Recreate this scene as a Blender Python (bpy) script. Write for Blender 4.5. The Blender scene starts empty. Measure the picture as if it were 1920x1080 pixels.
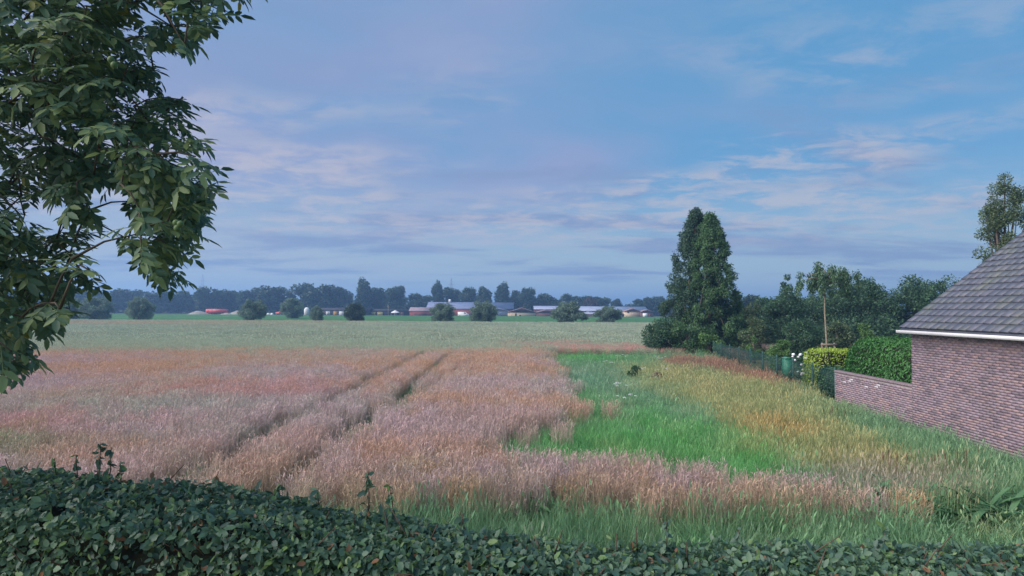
import bpy, math, random
import numpy as np
from mathutils import Matrix, Vector

R = random.Random(11)
rng = np.random.default_rng(11)
scene = bpy.context.scene
C = scene.collection

# ------------------------------------------------------------------ camera
F = 1144.0                      # focal length in pixels of the 1920 px wide photograph
CAMZ = 4.0
PITCH = math.atan(38.6 / F)
ROLL = math.atan(0.0055)
cam = bpy.data.objects.new('camera', bpy.data.cameras.new('camera'))
C.objects.link(cam)
cam.data.sensor_width = 36.0
cam.data.lens = 36.0 * F / 1920.0
cam.data.clip_start = 0.1
cam.data.clip_end = 9000.0
CM = Matrix.Translation((0, 0, CAMZ)) @ Matrix.Rotation(math.radians(90) + PITCH, 4, 'X') @ Matrix.Rotation(ROLL, 4, 'Z')
cam.matrix_world = CM
scene.camera = cam
CR = CM.to_3x3()


def ray(px, py):
    return CR @ Vector(((px - 960) / F, (540 - py) / F, -1.0))


def atY(px, py, Y):
    d = ray(px, py)
    return Vector((0, 0, CAMZ)) + d * (Y / d.y)


def topix(p):
    q = CM.inverted() @ Vector(p)
    return 960 + F * q.x / -q.z, 540 - F * q.y / -q.z


# ------------------------------------------------------------------ light and sky
SUN_ELEV = math.radians(38)
SUN_AZ = math.radians(-108)      # from the viewing direction (+Y), to the left
scene.view_settings.view_transform = 'Standard'
scene.view_settings.look = 'None'
scene.view_settings.gamma = 1.0
scene.view_settings.use_curve_mapping = False
scene.view_settings.exposure = 0.9

sun = bpy.data.objects.new('sun', bpy.data.lights.new('sun', 'SUN'))
C.objects.link(sun)
sun.data.energy = 3.4
sun.data.angle = math.radians(75)
sun.data.color = (1.0, 0.90, 0.88)
sd = Vector((math.sin(SUN_AZ) * math.cos(SUN_ELEV), math.cos(SUN_AZ) * math.cos(SUN_ELEV), math.sin(SUN_ELEV)))
sun.rotation_euler = sd.to_track_quat('Z', 'Y').to_euler()


class NT:
    """small helper to write node trees"""

    def __init__(self, tree):
        self.t = tree

    def put(self, sock, v):
        if v is None:
            return
        if hasattr(v, 'is_output'):
            self.t.links.new(v, sock)
        else:
            if isinstance(v, (tuple, list)) and len(v) == 3 and sock.type == 'RGBA':
                v = (*v, 1.0)
            sock.default_value = v

    def node(self, kind, **props):
        n = self.t.nodes.new(kind)
        for k, v in props.items():
            setattr(n, k, v)
        return n

    def math(self, op, a, b=None, c=None, clamp=False):
        n = self.node('ShaderNodeMath', operation=op, use_clamp=clamp)
        self.put(n.inputs[0], a); self.put(n.inputs[1], b); self.put(n.inputs[2], c)
        return n.outputs[0]

    def mix(self, fac, a, b, mode='MIX'):
        n = self.node('ShaderNodeMix', data_type='RGBA', blend_type=mode)
        self.put(n.inputs[0], fac); self.put(n.inputs[6], a); self.put(n.inputs[7], b)
        return n.outputs[2]

    def smooth(self, v, lo, hi, o0=0.0, o1=1.0):
        n = self.node('ShaderNodeMapRange', interpolation_type='SMOOTHSTEP')
        self.put(n.inputs[0], v)
        for i, x in enumerate((lo, hi, o0, o1)):
            n.inputs[i + 1].default_value = x
        return n.outputs[0]

    def noise(self, vec, scale, detail=3.0, rough=0.55, dist=0.0, dims='3D'):
        n = self.node('ShaderNodeTexNoise', noise_dimensions=dims)
        self.put(n.inputs['Vector'], vec)
        n.inputs['Scale'].default_value = scale
        n.inputs['Detail'].default_value = detail
        n.inputs['Roughness'].default_value = rough
        n.inputs['Distortion'].default_value = dist
        return n.outputs[0]

    def comb(self, x, y, z):
        n = self.node('ShaderNodeCombineXYZ')
        self.put(n.inputs[0], x); self.put(n.inputs[1], y); self.put(n.inputs[2], z)
        return n.outputs[0]


SKY_A, SKY_B = 31.0, 35.5
world = bpy.data.worlds.new('World')
scene.world = world
world.use_nodes = True
wt = world.node_tree
wt.nodes.clear()
W = NT(wt)
sky = W.node('ShaderNodeTexSky', sky_type='NISHITA')
sky.sun_disc = False
sky.sun_elevation = SUN_ELEV
sky.sun_rotation = SUN_AZ
sky.air_density = 1.0
sky.dust_density = 0.6
sky.ozone_density = 2.0
tc = W.node('ShaderNodeTexCoord')
sx = W.node('ShaderNodeSeparateXYZ')
wt.links.new(tc.outputs['Generated'], sx.inputs[0])
zc = W.math('MAXIMUM', sx.outputs[2], 0.0)
zz = W.math('ADD', zc, 0.09)
cx = W.math('DIVIDE', sx.outputs[0], zz)
cy = W.math('DIVIDE', sx.outputs[1], zz)
pos = W.comb(cx, cy, 0.0)
# clear air: the sky texture, levelled towards the soft blue of a hazy dawn
air = W.mix(0.80, sky.outputs[0], (0.95, 3.0, 5.4))
# broad veil of thin lavender stratus
veil = W.smooth(W.math('ADD', W.noise(pos, 0.42, 4, 0.5, 0.3), W.math('MULTIPLY', sx.outputs[0], -0.30)), 0.36, 0.68)
c1 = W.mix(W.math('MULTIPLY', veil, 0.85), air, (2.95, 3.15, 5.0))
# pale air low over the horizon
low = W.smooth(sx.outputs[2], 0.0, 0.24, 1.0, 0.0)
c2 = W.mix(W.math('MULTIPLY', low, 0.86), c1, (4.1, 4.95, 5.3))
# grey-violet stratus streaks
pgr = W.comb(W.math('MULTIPLY', cx, 0.8), W.math('MULTIPLY', cy, 1.5), SKY_A)
streak = W.smooth(W.noise(pgr, 0.75, 8, 0.60, 0.4), 0.47, 0.62)
lowel = W.math('MULTIPLY', W.smooth(sx.outputs[2], 0.02, 0.06), W.smooth(sx.outputs[2], 0.16, 0.36, 1.0, 0.40))
c3 = W.mix(W.math('MULTIPLY', W.math('MULTIPLY', streak, lowel), 0.85), c2, (2.0, 2.75, 4.5))
# sun-touched cream puffs in broken bands
pst = W.comb(W.math('MULTIPLY', cx, 1.0), W.math('MULTIPLY', cy, 1.3), SKY_B)
bandmask = W.smooth(W.noise(pst, 0.55, 3, 0.55), 0.38, 0.56)
puff = W.smooth(W.noise(pst, 3.4, 8, 0.66, 0.35), 0.39, 0.63)
midel = W.math('MULTIPLY', W.smooth(sx.outputs[2], 0.07, 0.14), W.smooth(sx.outputs[2], 0.26, 0.42, 1.0, 0.25))
c4 = W.mix(W.math('MULTIPLY', W.math('MULTIPLY', W.math('MULTIPLY', bandmask, puff), midel), 0.66), c3, (4.9, 4.6, 5.0))
bg = W.node('ShaderNodeBackground')
wt.links.new(c4, bg.inputs[0])
bg.inputs[1].default_value = 0.064
wo = W.node('ShaderNodeOutputWorld')
wt.links.new(bg.outputs[0], wo.inputs[0])


# ------------------------------------------------------------------ helpers: meshes
def mesh_tris(name, V, T, attr=None, smooth=False):
    me = bpy.data.meshes.new(name)
    V = np.asarray(V, dtype=np.float32)
    T = np.asarray(T, dtype=np.int32)
    me.vertices.add(len(V))
    me.vertices.foreach_set('co', V.ravel())
    me.loops.add(T.size)
    me.loops.foreach_set('vertex_index', T.ravel())
    me.polygons.add(len(T))
    me.polygons.foreach_set('loop_start', np.arange(0, T.size, T.shape[1], dtype=np.int32))
    if attr is not None:
        for k, a in attr.items():
            x = me.attributes.new(k, 'FLOAT', 'POINT')
            x.data.foreach_set('value', np.asarray(a, dtype=np.float32))
    if smooth:
        me.polygons.foreach_set('use_smooth', np.ones(len(T), dtype=bool))
    me.update(calc_edges=True)
    return me


def join(parts):
    V, T, n = [], [], 0
    for v, t in parts:
        V.append(np.asarray(v, float)); T.append(np.asarray(t, int) + n); n += len(v)
    return np.concatenate(V), np.concatenate(T)


def box(x0, x1, y0, y1, z0, z1):
    v = [(x0, y0, z0), (x1, y0, z0), (x1, y1, z0), (x0, y1, z0), (x0, y0, z1), (x1, y0, z1), (x1, y1, z1), (x0, y1, z1)]
    q = [(0, 3, 2, 1), (4, 5, 6, 7), (0, 1, 5, 4), (1, 2, 6, 5), (2, 3, 7, 6), (3, 0, 4, 7)]
    t = []
    for a, b, c, d in q:
        t += [(a, b, c), (a, c, d)]
    return np.array(v, float), np.array(t)


def poly_prism(pts, axis, a0, a1):
    """extrude a 2-D outline; axis 'x': outline in (y,z); axis 'y': outline in (x,z)"""
    n = len(pts)
    V = []
    for a in (a0, a1):
        for p in pts:
            V.append((a, p[0], p[1]) if axis == 'x' else (p[0], a, p[1]))
    T = []
    for i in range(n):
        j = (i + 1) % n
        T += [(i, j, n + j), (i, n + j, n + i)]
    for i in range(1, n - 1):
        T += [(0, i + 1, i), (n, n + i, n + i + 1)]
    return np.array(V, float), np.array(T)


def tube(pts, rad, sides=6):
    pts = [Vector(p) for p in pts]
    V, T = [], []
    for i, p in enumerate(pts):
        d = (pts[min(i + 1, len(pts) - 1)] - pts[max(i - 1, 0)]).normalized()
        a = d.cross(Vector((0.31, 0.9, 0.2))).normalized()
        b = d.cross(a)
        r = rad[i] if hasattr(rad, '__len__') else rad
        for k in range(sides):
            t = 2 * math.pi * k / sides
            V.append(p + a * (math.cos(t) * r) + b * (math.sin(t) * r))
    for i in range(len(pts) - 1):
        for k in range(sides):
            j = (k + 1) % sides
            o, q = i * sides, (i + 1) * sides
            T += [(o + k, o + j, q + j), (o + k, q + j, q + k)]
    e = (len(pts) - 1) * sides
    for k in range(1, sides - 1):
        T += [(0, k + 1, k), (e, e + k, e + k + 1)]
    return np.array([tuple(v) for v in V]), np.array(T)


def lathe(profile, sides=10):
    V, T = [], []
    for r, z in profile:
        for k in range(sides):
            t = 2 * math.pi * k / sides
            V.append((r * math.cos(t), r * math.sin(t), z))
    for i in range(len(profile) - 1):
        for k in range(sides):
            j = (k + 1) % sides
            o, q = i * sides, (i + 1) * sides
            T += [(o + k, o + j, q + j), (o + k, q + j, q + k)]
    return np.array(V), np.array(T)


LEAF_V = np.array([(0, 0, 0), (.30, 0, -.05), (.70, 0, -.03), (1, 0, -.06), (.28, .46, .03), (.68, .40, .02), (.28, -.46, .03), (.68, -.40, .02)])
LEAF_T = np.array([(0, 1, 4), (1, 2, 5), (1, 5, 4), (2, 3, 5), (0, 6, 1), (1, 6, 7), (1, 7, 2), (2, 7, 3)])
CARD_V = np.array([(0, 0, 0), (.5, .5, .08), (1, 0, -.1), (.5, -.5, .08)])
CARD_T = np.array([(0, 2, 1), (0, 3, 2)])


def unit(a):
    return a / np.maximum(np.linalg.norm(a, axis=-1, keepdims=True), 1e-9)


def rand_unit(n):
    return unit(rng.normal(size=(n, 3)))


def frames(d, nrm):
    """rotation matrices with x along d and z close to nrm"""
    d = unit(d)
    y = unit(np.cross(nrm, d) + 1e-6)
    z = np.cross(d, y)
    return np.stack([d, y, z], axis=-1)


def scatter(tV, tT, P, M, L, Wd):
    """copies of a template: positions P, rotations M, length L and width Wd per copy"""
    n = len(P)
    s = np.stack([L, Wd, L], axis=-1)[:, None, :] * tV[None]
    V = np.einsum('nij,nkj->nki', M, s) + P[:, None, :]
    T = tT[None] + (np.arange(n) * len(tV))[:, None, None]
    return V.reshape(-1, 3), T.reshape(-1, 3)


# ------------------------------------------------------------------ helpers: objects
def obj(name, me, mat=None, parent=None, kind=None):
    o = bpy.data.objects.new(name, me)
    C.objects.link(o)
    if mat is not None and me is not None and not me.materials:
        me.materials.append(mat)
    if parent is not None:
        o.parent = parent
    if kind:
        o['kind'] = kind
    return o


def tag(o, label, cat, group=None):
    o['label'] = label
    o['category'] = cat
    if group:
        o['group'] = group
    return o


def thing(name, label, cat, loc=(0, 0, 0), rz=0.0, group=None):
    o = bpy.data.objects.new(name, None)
    C.objects.link(o)
    o.location = loc
    o.rotation_euler = (0, 0, rz)
    o.empty_display_size = 0.3
    return tag(o, label, cat, group)


def pieces(name, joined_name, shapes, mats, parent, origin=(0, 0, 0), limit=300):
    """separate small parts; those past the limit are joined into one part"""
    ox = np.array(origin)
    cache = {}
    for i, (v, t, m) in enumerate(shapes[:limit]):
        c = v.mean(0)
        lv = np.round(v - c, 4)
        key = (lv.tobytes(), m)
        if key not in cache:
            me = mesh_tris(name, lv, t)
            me.materials.append(mats[m])
            cache[key] = me
        o = obj(name, cache[key], None, parent)
        o.location = c - ox
    rest = shapes[limit:]
    if rest:
        V, T = join([(v, t) for v, t, m in rest])
        me = mesh_tris(joined_name, V - ox, T)
        for m in mats:
            me.materials.append(m)
        idx = np.concatenate([np.full(len(t), m, dtype=np.int32) for v, t, m in rest])
        me.polygons.foreach_set('material_index', idx)
        o = obj(joined_name, me, None, parent, 'stuff')


# ------------------------------------------------------------------ helpers: materials
def new_mat(name):
    m = bpy.data.materials.new(name)
    m.use_nodes = True
    m.node_tree.nodes.clear()
    return m, NT(m.node_tree)


def finish(n, col, rough=0.7, spec=0.25, bump=None, strength=0.3, dist=0.02, metal=0.0, trans=0.0, tcol=None):
    p = n.node('ShaderNodeBsdfPrincipled')
    n.put(p.inputs['Base Color'], col)
    n.put(p.inputs['Roughness'], rough)
    p.inputs['Specular IOR Level'].default_value = spec
    p.inputs['Metallic'].default_value = metal
    if bump is not None:
        b = n.node('ShaderNodeBump')
        b.inputs['Strength'].default_value = strength
        b.inputs['Distance'].default_value = dist
        n.put(b.inputs['Height'], bump)
        n.t.links.new(b.outputs[0], p.inputs['Normal'])
    out = n.node('ShaderNodeOutputMaterial')
    sh = p.outputs[0]
    if trans > 0:
        t = n.node('ShaderNodeBsdfTranslucent')
        n.put(t.inputs[0], tcol if tcol is not None else col)
        mx = n.node('ShaderNodeMixShader')
        mx.inputs[0].default_value = trans
        n.t.links.new(sh, mx.inputs[1]); n.t.links.new(t.outputs[0], mx.inputs[2])
        sh = mx.outputs[0]
    n.t.links.new(sh, out.inputs[0])


def foliage_mat(name, dark, light, rough=0.5, spec=0.3, trans=0.25, dead=None, dead_share=0.0, clump=0.6, fresh=None, fresh_share=0.1):
    m, n = new_mat(name)
    g = n.node('ShaderNodeNewGeometry')
    tco = n.node('ShaderNodeTexCoord')
    nz = n.noise(tco.outputs['Object'], clump, 2)
    f = n.math('ADD', n.math('MULTIPLY', g.outputs['Random Per Island'], 0.75), n.math('MULTIPLY', n.math('SUBTRACT', nz, 0.5), 1.1), clamp=True)
    col = n.mix(f, dark, light)
    if fresh is not None:
        r3 = n.math('FRACT', n.math('MULTIPLY', g.outputs['Random Per Island'], 91.7))
        col = n.mix(n.math('MULTIPLY', n.math('LESS_THAN', r3, fresh_share), 0.8), col, fresh)
    if dead is not None:
        r2 = n.math('FRACT', n.math('MULTIPLY', g.outputs['Random Per Island'], 37.17))
        col = n.mix(n.math('LESS_THAN', r2, dead_share), col, dead)
    finish(n, col, rough, spec, trans=trans)
    return m


def plain_mat(name, a, b=None, scale=3.0, rough=0.75, spec=0.25, bump=0.0, metal=0.0, coords='Object', detail=4, stain=None):
    m, n = new_mat(name)
    tco = n.node('ShaderNodeTexCoord')
    if coords == 'World':
        vec = n.node('ShaderNodeNewGeometry').outputs['Position']
    else:
        vec = tco.outputs[coords]
    nz = n.noise(vec, scale, detail)
    if b is None:
        b = tuple(c * 0.75 for c in a)
    col = n.mix(n.smooth(nz, 0.3, 0.7), a, b)
    if stain is not None:
        st = n.smooth(n.noise(vec, 0.9, 5, 0.65), 0.46, 0.72)
        col = n.mix(n.math('MULTIPLY', st, 0.6), col, stain)
    finish(n, col, rough, spec, nz if bump else None, bump, 0.02, metal)
    return m


def instancer_mat(name, low, lowmix=0.6, rough=0.6, trans=0.2):
    """plants of a scattered patch: colour stored with each patch, paler or greener towards the foot of the stalk"""
    m, n = new_mat(name)
    at = n.node('ShaderNodeAttribute', attribute_type='INSTANCER', attribute_name='col')
    h = n.node('ShaderNodeAttribute', attribute_type='GEOMETRY', attribute_name='tip')
    g = n.node('ShaderNodeNewGeometry')
    v = n.math('MULTIPLY_ADD', g.outputs['Random Per Island'], 0.55, 0.72)
    c = n.mix(n.math('MULTIPLY', n.math('SUBTRACT', 1.0, h.outputs['Fac']), lowmix), at.outputs['Color'], low)
    vv = n.comb(v, v, v)
    c = n.mix(1.0, c, vv, 'MULTIPLY')
    finish(n, c, rough, 0.2, trans=trans)
    return m


def scatter_object(name, P, rot, scl, var, col, protos):
    """one object whose points carry copies of the patches in an unlinked collection"""
    me = bpy.data.meshes.new(name)
    n = len(P)
    me.vertices.add(n)
    me.vertices.foreach_set('co', np.asarray(P, np.float32).ravel())
    a = me.attributes.new('rot', 'FLOAT_VECTOR', 'POINT'); a.data.foreach_set('vector', np.asarray(rot, np.float32).ravel())
    a = me.attributes.new('scl', 'FLOAT_VECTOR', 'POINT'); a.data.foreach_set('vector', np.asarray(scl, np.float32).ravel())
    a = me.attributes.new('variant', 'INT', 'POINT'); a.data.foreach_set('value', np.asarray(var, np.int32))
    a = me.attributes.new('col', 'FLOAT_COLOR', 'POINT')
    a.data.foreach_set('color', np.concatenate([col, np.ones((n, 1))], axis=1).astype(np.float32).ravel())
    o = obj(name, me, None, None, 'stuff')
    pc = bpy.data.collections.new(name + '_patches')
    for k, pm in enumerate(protos):
        po = bpy.data.objects.new('%s_patch_%02d' % (name, k), pm)
        pc.objects.link(po)
    g = bpy.data.node_groups.new(name + '_scatter', 'GeometryNodeTree')
    g.interface.new_socket('Geometry', in_out='INPUT', socket_type='NodeSocketGeometry')
    g.interface.new_socket('Geometry', in_out='OUTPUT', socket_type='NodeSocketGeometry')
    gi = g.nodes.new('NodeGroupInput'); go = g.nodes.new('NodeGroupOutput')
    ip = g.nodes.new('GeometryNodeInstanceOnPoints')
    ci = g.nodes.new('GeometryNodeCollectionInfo')
    ci.inputs['Collection'].default_value = pc
    ci.inputs['Separate Children'].default_value = True
    ci.inputs['Reset Children'].default_value = True

    def named(k, t):
        q = g.nodes.new('GeometryNodeInputNamedAttribute')
        q.data_type = t
        q.inputs['Name'].default_value = k
        return q.outputs[0]
    g.links.new(gi.outputs[0], ip.inputs['Points'])
    g.links.new(ci.outputs[0], ip.inputs['Instance'])
    ip.inputs['Pick Instance'].default_value = True
    g.links.new(named('variant', 'INT'), ip.inputs['Instance Index'])
    e2r = g.nodes.new('FunctionNodeEulerToRotation')
    g.links.new(named('rot', 'FLOAT_VECTOR'), e2r.inputs[0])
    g.links.new(e2r.outputs[0], ip.inputs['Rotation'])
    g.links.new(named('scl', 'FLOAT_VECTOR'), ip.inputs['Scale'])
    g.links.new(ip.outputs[0], go.inputs[0])
    md = o.modifiers.new('scatter', 'NODES')
    md.node_group = g
    return o


def vnoise(x, y, scale, seed=0):
    """smooth value noise on arrays, 0..1"""
    x = np.asarray(x) * scale + seed * 17.3
    y = np.asarray(y) * scale + seed * 9.1
    xi, yi = np.floor(x).astype(np.int64), np.floor(y).astype(np.int64)
    fx, fy = x - xi, y - yi
    fx, fy = fx * fx * (3 - 2 * fx), fy * fy * (3 - 2 * fy)

    def h(a, b):
        k = (a * 374761393 + b * 668265263 + seed * 1274126177) & 0x7fffffff
        k = ((k ^ (k >> 13)) * 1274126177) & 0x7fffffff
        return ((k ^ (k >> 16)) & 0xffff) / 65535.0
    return (h(xi, yi) * (1 - fx) + h(xi + 1, yi) * fx) * (1 - fy) + (h(xi, yi + 1) * (1 - fx) + h(xi + 1, yi + 1) * fx) * fy


def fbm(x, y, scale, seed=0):
    return (vnoise(x, y, scale, seed) * .55 + vnoise(x, y, scale * 2.1, seed + 1) * .29 + vnoise(x, y, scale * 4.3, seed + 2) * .16)


def sstep(v, a, b):
    t = np.clip((v - a) / (b - a), 0, 1)
    return t * t * (3 - 2 * t)


def blob(x, y, cx_, cy_, rx, ry):
    return np.exp(-(((x - cx_) / rx) ** 2 + ((y - cy_) / ry) ** 2))


def lerp(a, b, f):
    return a + (np.asarray(b)[None, :] - a) * f[:, None]


def inside(poly, x, y):
    r = np.zeros(len(x), bool)
    n = len(poly)
    for i in range(n):
        x0, y0 = poly[i]; x1, y1 = poly[(i + 1) % n]
        c = ((y0 > y) != (y1 > y)) & (x < (x1 - x0) * (y - y0) / ((y1 - y0) or 1e-9) + x0)
        r ^= c
    return r


# ================================================================== the setting
mg, n = new_mat('soil')
tco = n.node('ShaderNodeTexCoord')
a = n.noise(tco.outputs['Object'], 0.15, 5)
b = n.noise(tco.outputs['Object'], 6.0, 5)
col = n.mix(n.smooth(a, 0.35, 0.65), (0.085, 0.095, 0.04), (0.14, 0.12, 0.06))
col = n.mix(n.math('MULTIPLY', b, 0.6), col, (0.05, 0.06, 0.025))
finish(n, col, 0.95, 0.1, b, 0.6, 0.05)
gv, gt = [], []
xs = np.concatenate([[-3000, -1200, -500], np.linspace(-250, 250, 41), [500, 1200, 3000]])
ys = np.concatenate([[-60, -10], np.linspace(0, 320, 33), [600, 1200, 3000]])
GX, GY = np.meshgrid(xs, ys)
GZ = np.zeros_like(GX)
gv = np.stack([GX, GY, GZ], -1).reshape(-1, 3)
nx = len(xs)
gt = []
for j in range(len(ys) - 1):
    for i in range(nx - 1):
        k = j * nx + i
        gt += [(k, k + 1, k + nx + 1), (k, k + nx + 1, k + nx)]
ground = obj('ground', mesh_tris('ground', gv, gt), mg, None, 'structure')

# meadow behind the wheat: a low green crop with an uneven surface
mm, n = new_mat('meadow')
tco = n.node('ShaderNodeTexCoord')
a = n.noise(tco.outputs['Object'], 0.05, 4)
b = n.noise(tco.outputs['Object'], 0.9, 5, 0.7)
col = n.mix(n.smooth(a, 0.35, 0.65), (0.055, 0.17, 0.055), (0.09, 0.22, 0.06))
col = n.mix(n.smooth(b, 0.35, 0.7), col, (0.035, 0.10, 0.04))
finish(n, col, 0.85, 0.1, b, 0.8, 0.3)
xs = np.linspace(-330, 330, 221); ys = np.linspace(146.5, 292, 50)
GX, GY = np.meshgrid(xs, ys)
GZ = 0.30 + 0.22 * fbm(GX, GY, 0.25, 4) + 0.10 * rng.random(GX.shape)
GZ[0, :] = 0.01; GZ[-1, :] = 0.01
mv = np.stack([GX, GY, GZ], -1).reshape(-1, 3)
nx = len(xs)
ii = np.arange((len(ys) - 1) * (nx - 1)); jj, i2 = np.divmod(ii, nx - 1); k = jj * nx + i2
mt = np.concatenate([np.stack([k, k + 1, k + nx + 1], 1), np.stack([k, k + nx + 1, k + nx], 1)])
obj('meadow', mesh_tris('meadow', mv, mt), mm, None, 'structure')

# low wooded hills on the horizon
mh = foliage_mat('far_wood', (0.03, 0.06, 0.035), (0.06, 0.10, 0.05), clump=0.01)
hx = np.linspace(-2900, 2900, 240)
hz = 8 + 20 * fbm(hx, hx * 0, 0.0012, 8) + 6 * fbm(hx, hx * 0, 0.02, 9) + np.where(hx > 500, 18 * sstep(hx, 500, 900), 0)
hv = np.concatenate([np.stack([hx, hx * 0 + 2350, hx * 0], 1), np.stack([hx, hx * 0 + 2500, hz], 1), np.stack([hx, hx * 0 + 2750, hz * 0.9], 1), np.stack([hx, hx * 0 + 2900, hx * 0], 1)])
ht = []
for j in range(3):
    for i in range(239):
        k = j * 240 + i
        ht += [(k, k + 1, k + 241), (k, k + 241, k + 240)]
obj('hills', mesh_tris('hills', hv, ht), mh, None, 'structure')


# ------------------------------------------------------------------ wheat
def ribbon(pts, wid, ang):
    """ribbons: pts (n,k,3), wid (n,k) half widths, ang (n) direction of the flat side"""
    n_, k_ = pts.shape[:2]
    side = np.stack([np.cos(ang), np.sin(ang), np.zeros(n_)], -1)[:, None, :]
    V = np.stack([pts - side * wid[..., None], pts + side * wid[..., None]], 2).reshape(n_, k_ * 2, 3)
    t = []
    for i in range(k_ - 1):
        a_ = 2 * i
        t += [(a_, a_ + 1, a_ + 3), (a_, a_ + 3, a_ + 2)]
    T = np.array(t)[None] + (np.arange(n_) * k_ * 2)[:, None, None]
    return V.reshape(-1, 3), T.reshape(-1, 3)


def wheat_patch(name, size, count, earw, stemw, z0=0.0, leaves=True):
    x = (rng.random(count) - .5) * size * 1.15
    y = (rng.random(count) - .5) * size * 1.15
    H = 0.74 + 0.10 * rng.normal(size=count).clip(-1.6, 1.6)
    la = rng.random(count) * 2 * math.pi
    lean = 0.05 + 0.06 * rng.random(count)
    lx, ly = np.cos(la) * lean, np.sin(la) * lean
    parts, tips = [], []
    s = np.array([0, .5, 1.0])
    pts = np.stack([x[:, None] + lx[:, None] * s ** 2, y[:, None] + ly[:, None] * s ** 2, z0 + (H - z0)[:, None] * s], -1)
    w = np.full((count, 3), stemw)
    parts.append(ribbon(pts, w, rng.random(count) * 6.28)); tips.append(np.repeat(np.tile(s * .85, count), 2))
    # nodding ear
    nod = rng.random(count) ** 0.7
    L = 0.085 + 0.03 * rng.random(count)
    bx, by = np.cos(la), np.sin(la)
    u = np.array([0, .33, .7, 1.0])
    th = nod[:, None] * 2.3 * u[None]
    dz = np.cumsum(np.concatenate([np.zeros((count, 1)), np.diff(u)[None] * np.cos(th[:, 1:])], 1), 1) * L[:, None]
    dr = np.cumsum(np.concatenate([np.zeros((count, 1)), np.diff(u)[None] * np.sin(th[:, 1:])], 1), 1) * L[:, None]
    top = pts[:, -1]
    ear = np.stack([top[:, 0, None] + bx[:, None] * dr, top[:, 1, None] + by[:, None] * dr, top[:, 2, None] + dz], -1)
    ew = np.tile(np.array([.55, 1.0, .9, .25]) * earw, (count, 1))
    parts.append(ribbon(ear, ew, rng.random(count) * 6.28)); tips.append(np.ones(count * 8))
    if leaves:
        m_ = count // 2
        q = rng.integers(0, count, m_)
        a_ = rng.random(m_) * 6.28
        z = H[q] * (.35 + .5 * rng.random(m_))
        d = np.stack([np.cos(a_), np.sin(a_)], -1)
        LL = .12 + .12 * rng.random(m_)
        uu = np.array([0, .5, 1.0])
        lp = np.stack([x[q][:, None] + d[:, 0, None] * LL[:, None] * uu, y[q][:, None] + d[:, 1, None] * LL[:, None] * uu,
                       z[:, None] + LL[:, None] * np.array([0, .25, -.25])], -1)
        parts.append(ribbon(lp, np.tile(np.array([.8, 1, .1]) * .006, (m_, 1)), a_ + 1.57))
        tips.append(np.full(m_ * 6, .45))
    V, T = join(parts)
    return mesh_tris(name, V, T, {'tip': np.concatenate(tips)})


m_wheat = instancer_mat('wheat', (0.38, 0.40, 0.28), 0.7, 0.65, 0.25)
near_p = [wheat_patch('wheat_patch', 0.5, 165, 0.006, 0.0028) for _ in range(8)]
far_p = [wheat_patch('wheat_far_patch', 3.0, 760, 0.028, 0.009, 0.3, False) for _ in range(5)]
for pm in near_p + far_p:
    pm.materials.append(m_wheat)

GREEN = [(-0.7, 14.1), (0.0, 17.1), (1.6, 19.5), (2.3, 21.8), (2.2, 25.7), (2.0, 32.7), (1.8, 41.0), (2.6, 48), (8, 49.5), (40, 50.5), (40, 5), (9.0, 8.0), (7.6, 11.2), (5.5, 12.2), (2.5, 13.2)]
PINK = np.array((0.52, 0.395, 0.39)); ORANGE = np.array((0.56, 0.35, 0.22)); RED = np.array((0.58, 0.30, 0.26))
PALE = np.array((0.44, 0.46, 0.37)); FARG = np.array((0.36, 0.45, 0.32)); WEED = np.array((0.12, 0.27, 0.07)); GOLD = np.array((0.60, 0.42, 0.20))


def wheat_colour(x, y):
    n_ = len(x)
    x = x + rng.normal(0, 1.1, n_) * sstep(y, 5, 40); y = y + rng.normal(0, .05, n_) * y
    big = fbm(x, y, 0.07, 3); mid = fbm(x, y, 0.25, 5); fine = rng.random(n_)
    c = np.tile(PINK, (n_, 1))
    c = lerp(c, ORANGE, 0.95 * sstep(mid + (y - 22) * 0.013, 0.38, 0.85))
    c = lerp(c, PALE, 0.7 * sstep(big + fine * .4 - .2, 0.45, 0.85))
    c = lerp(c, RED, 0.75 * blob(x, y, -11, 24.5, 5.0, 2.2))
    c = lerp(c, PALE, 0.7 * blob(x, y, -13, 20.5, 6, 1.6) * (0.5 + mid))
    c = lerp(c, RED, 0.5 * blob(x, y, -13, 17.6, 6, 1.0))
    c = lerp(c, WEED, 0.65 * blob(x, y, -12.5, 14.2, 1.6, 1.4))
    edge = 47 + 9 * (fbm(x, y * 0.2, 0.05, 21) - .5) + 0.06 * x
    f = sstep(y, edge - 2.5, edge + 3.5)
    c = lerp(c, ORANGE * 1.05, 0.8 * blob(y, x * 0, edge - 2.0, 0, 2.0, 1) * (vnoise(x, y, .12, 31) > .35))
    c = lerp(c, FARG, f * (0.82 + .18 * fine))
    c = lerp(c, ORANGE, 0.75 * blob(x, y, -85, 118, 40, 7))
    c = lerp(c, GOLD, 0.25 * sstep(vnoise(x * 0.6, y, 0.035, 44), .6, .95) * f)
    c = lerp(c, RED, 0.85 * blob(x, y, 3.0, 57, 3.0, 2.2))
    c = lerp(c, RED, 0.85 * sstep(x, 2, 5) * sstep(y, 49, 51) * sstep(y, 57, 55))
    c = lerp(c, GOLD, 0.55 * sstep(y, 12.4, 10.9) * sstep(x, -8, -2))
    c *= (0.88 + 0.24 * rng.random(n_))[:, None]
    return c


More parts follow.
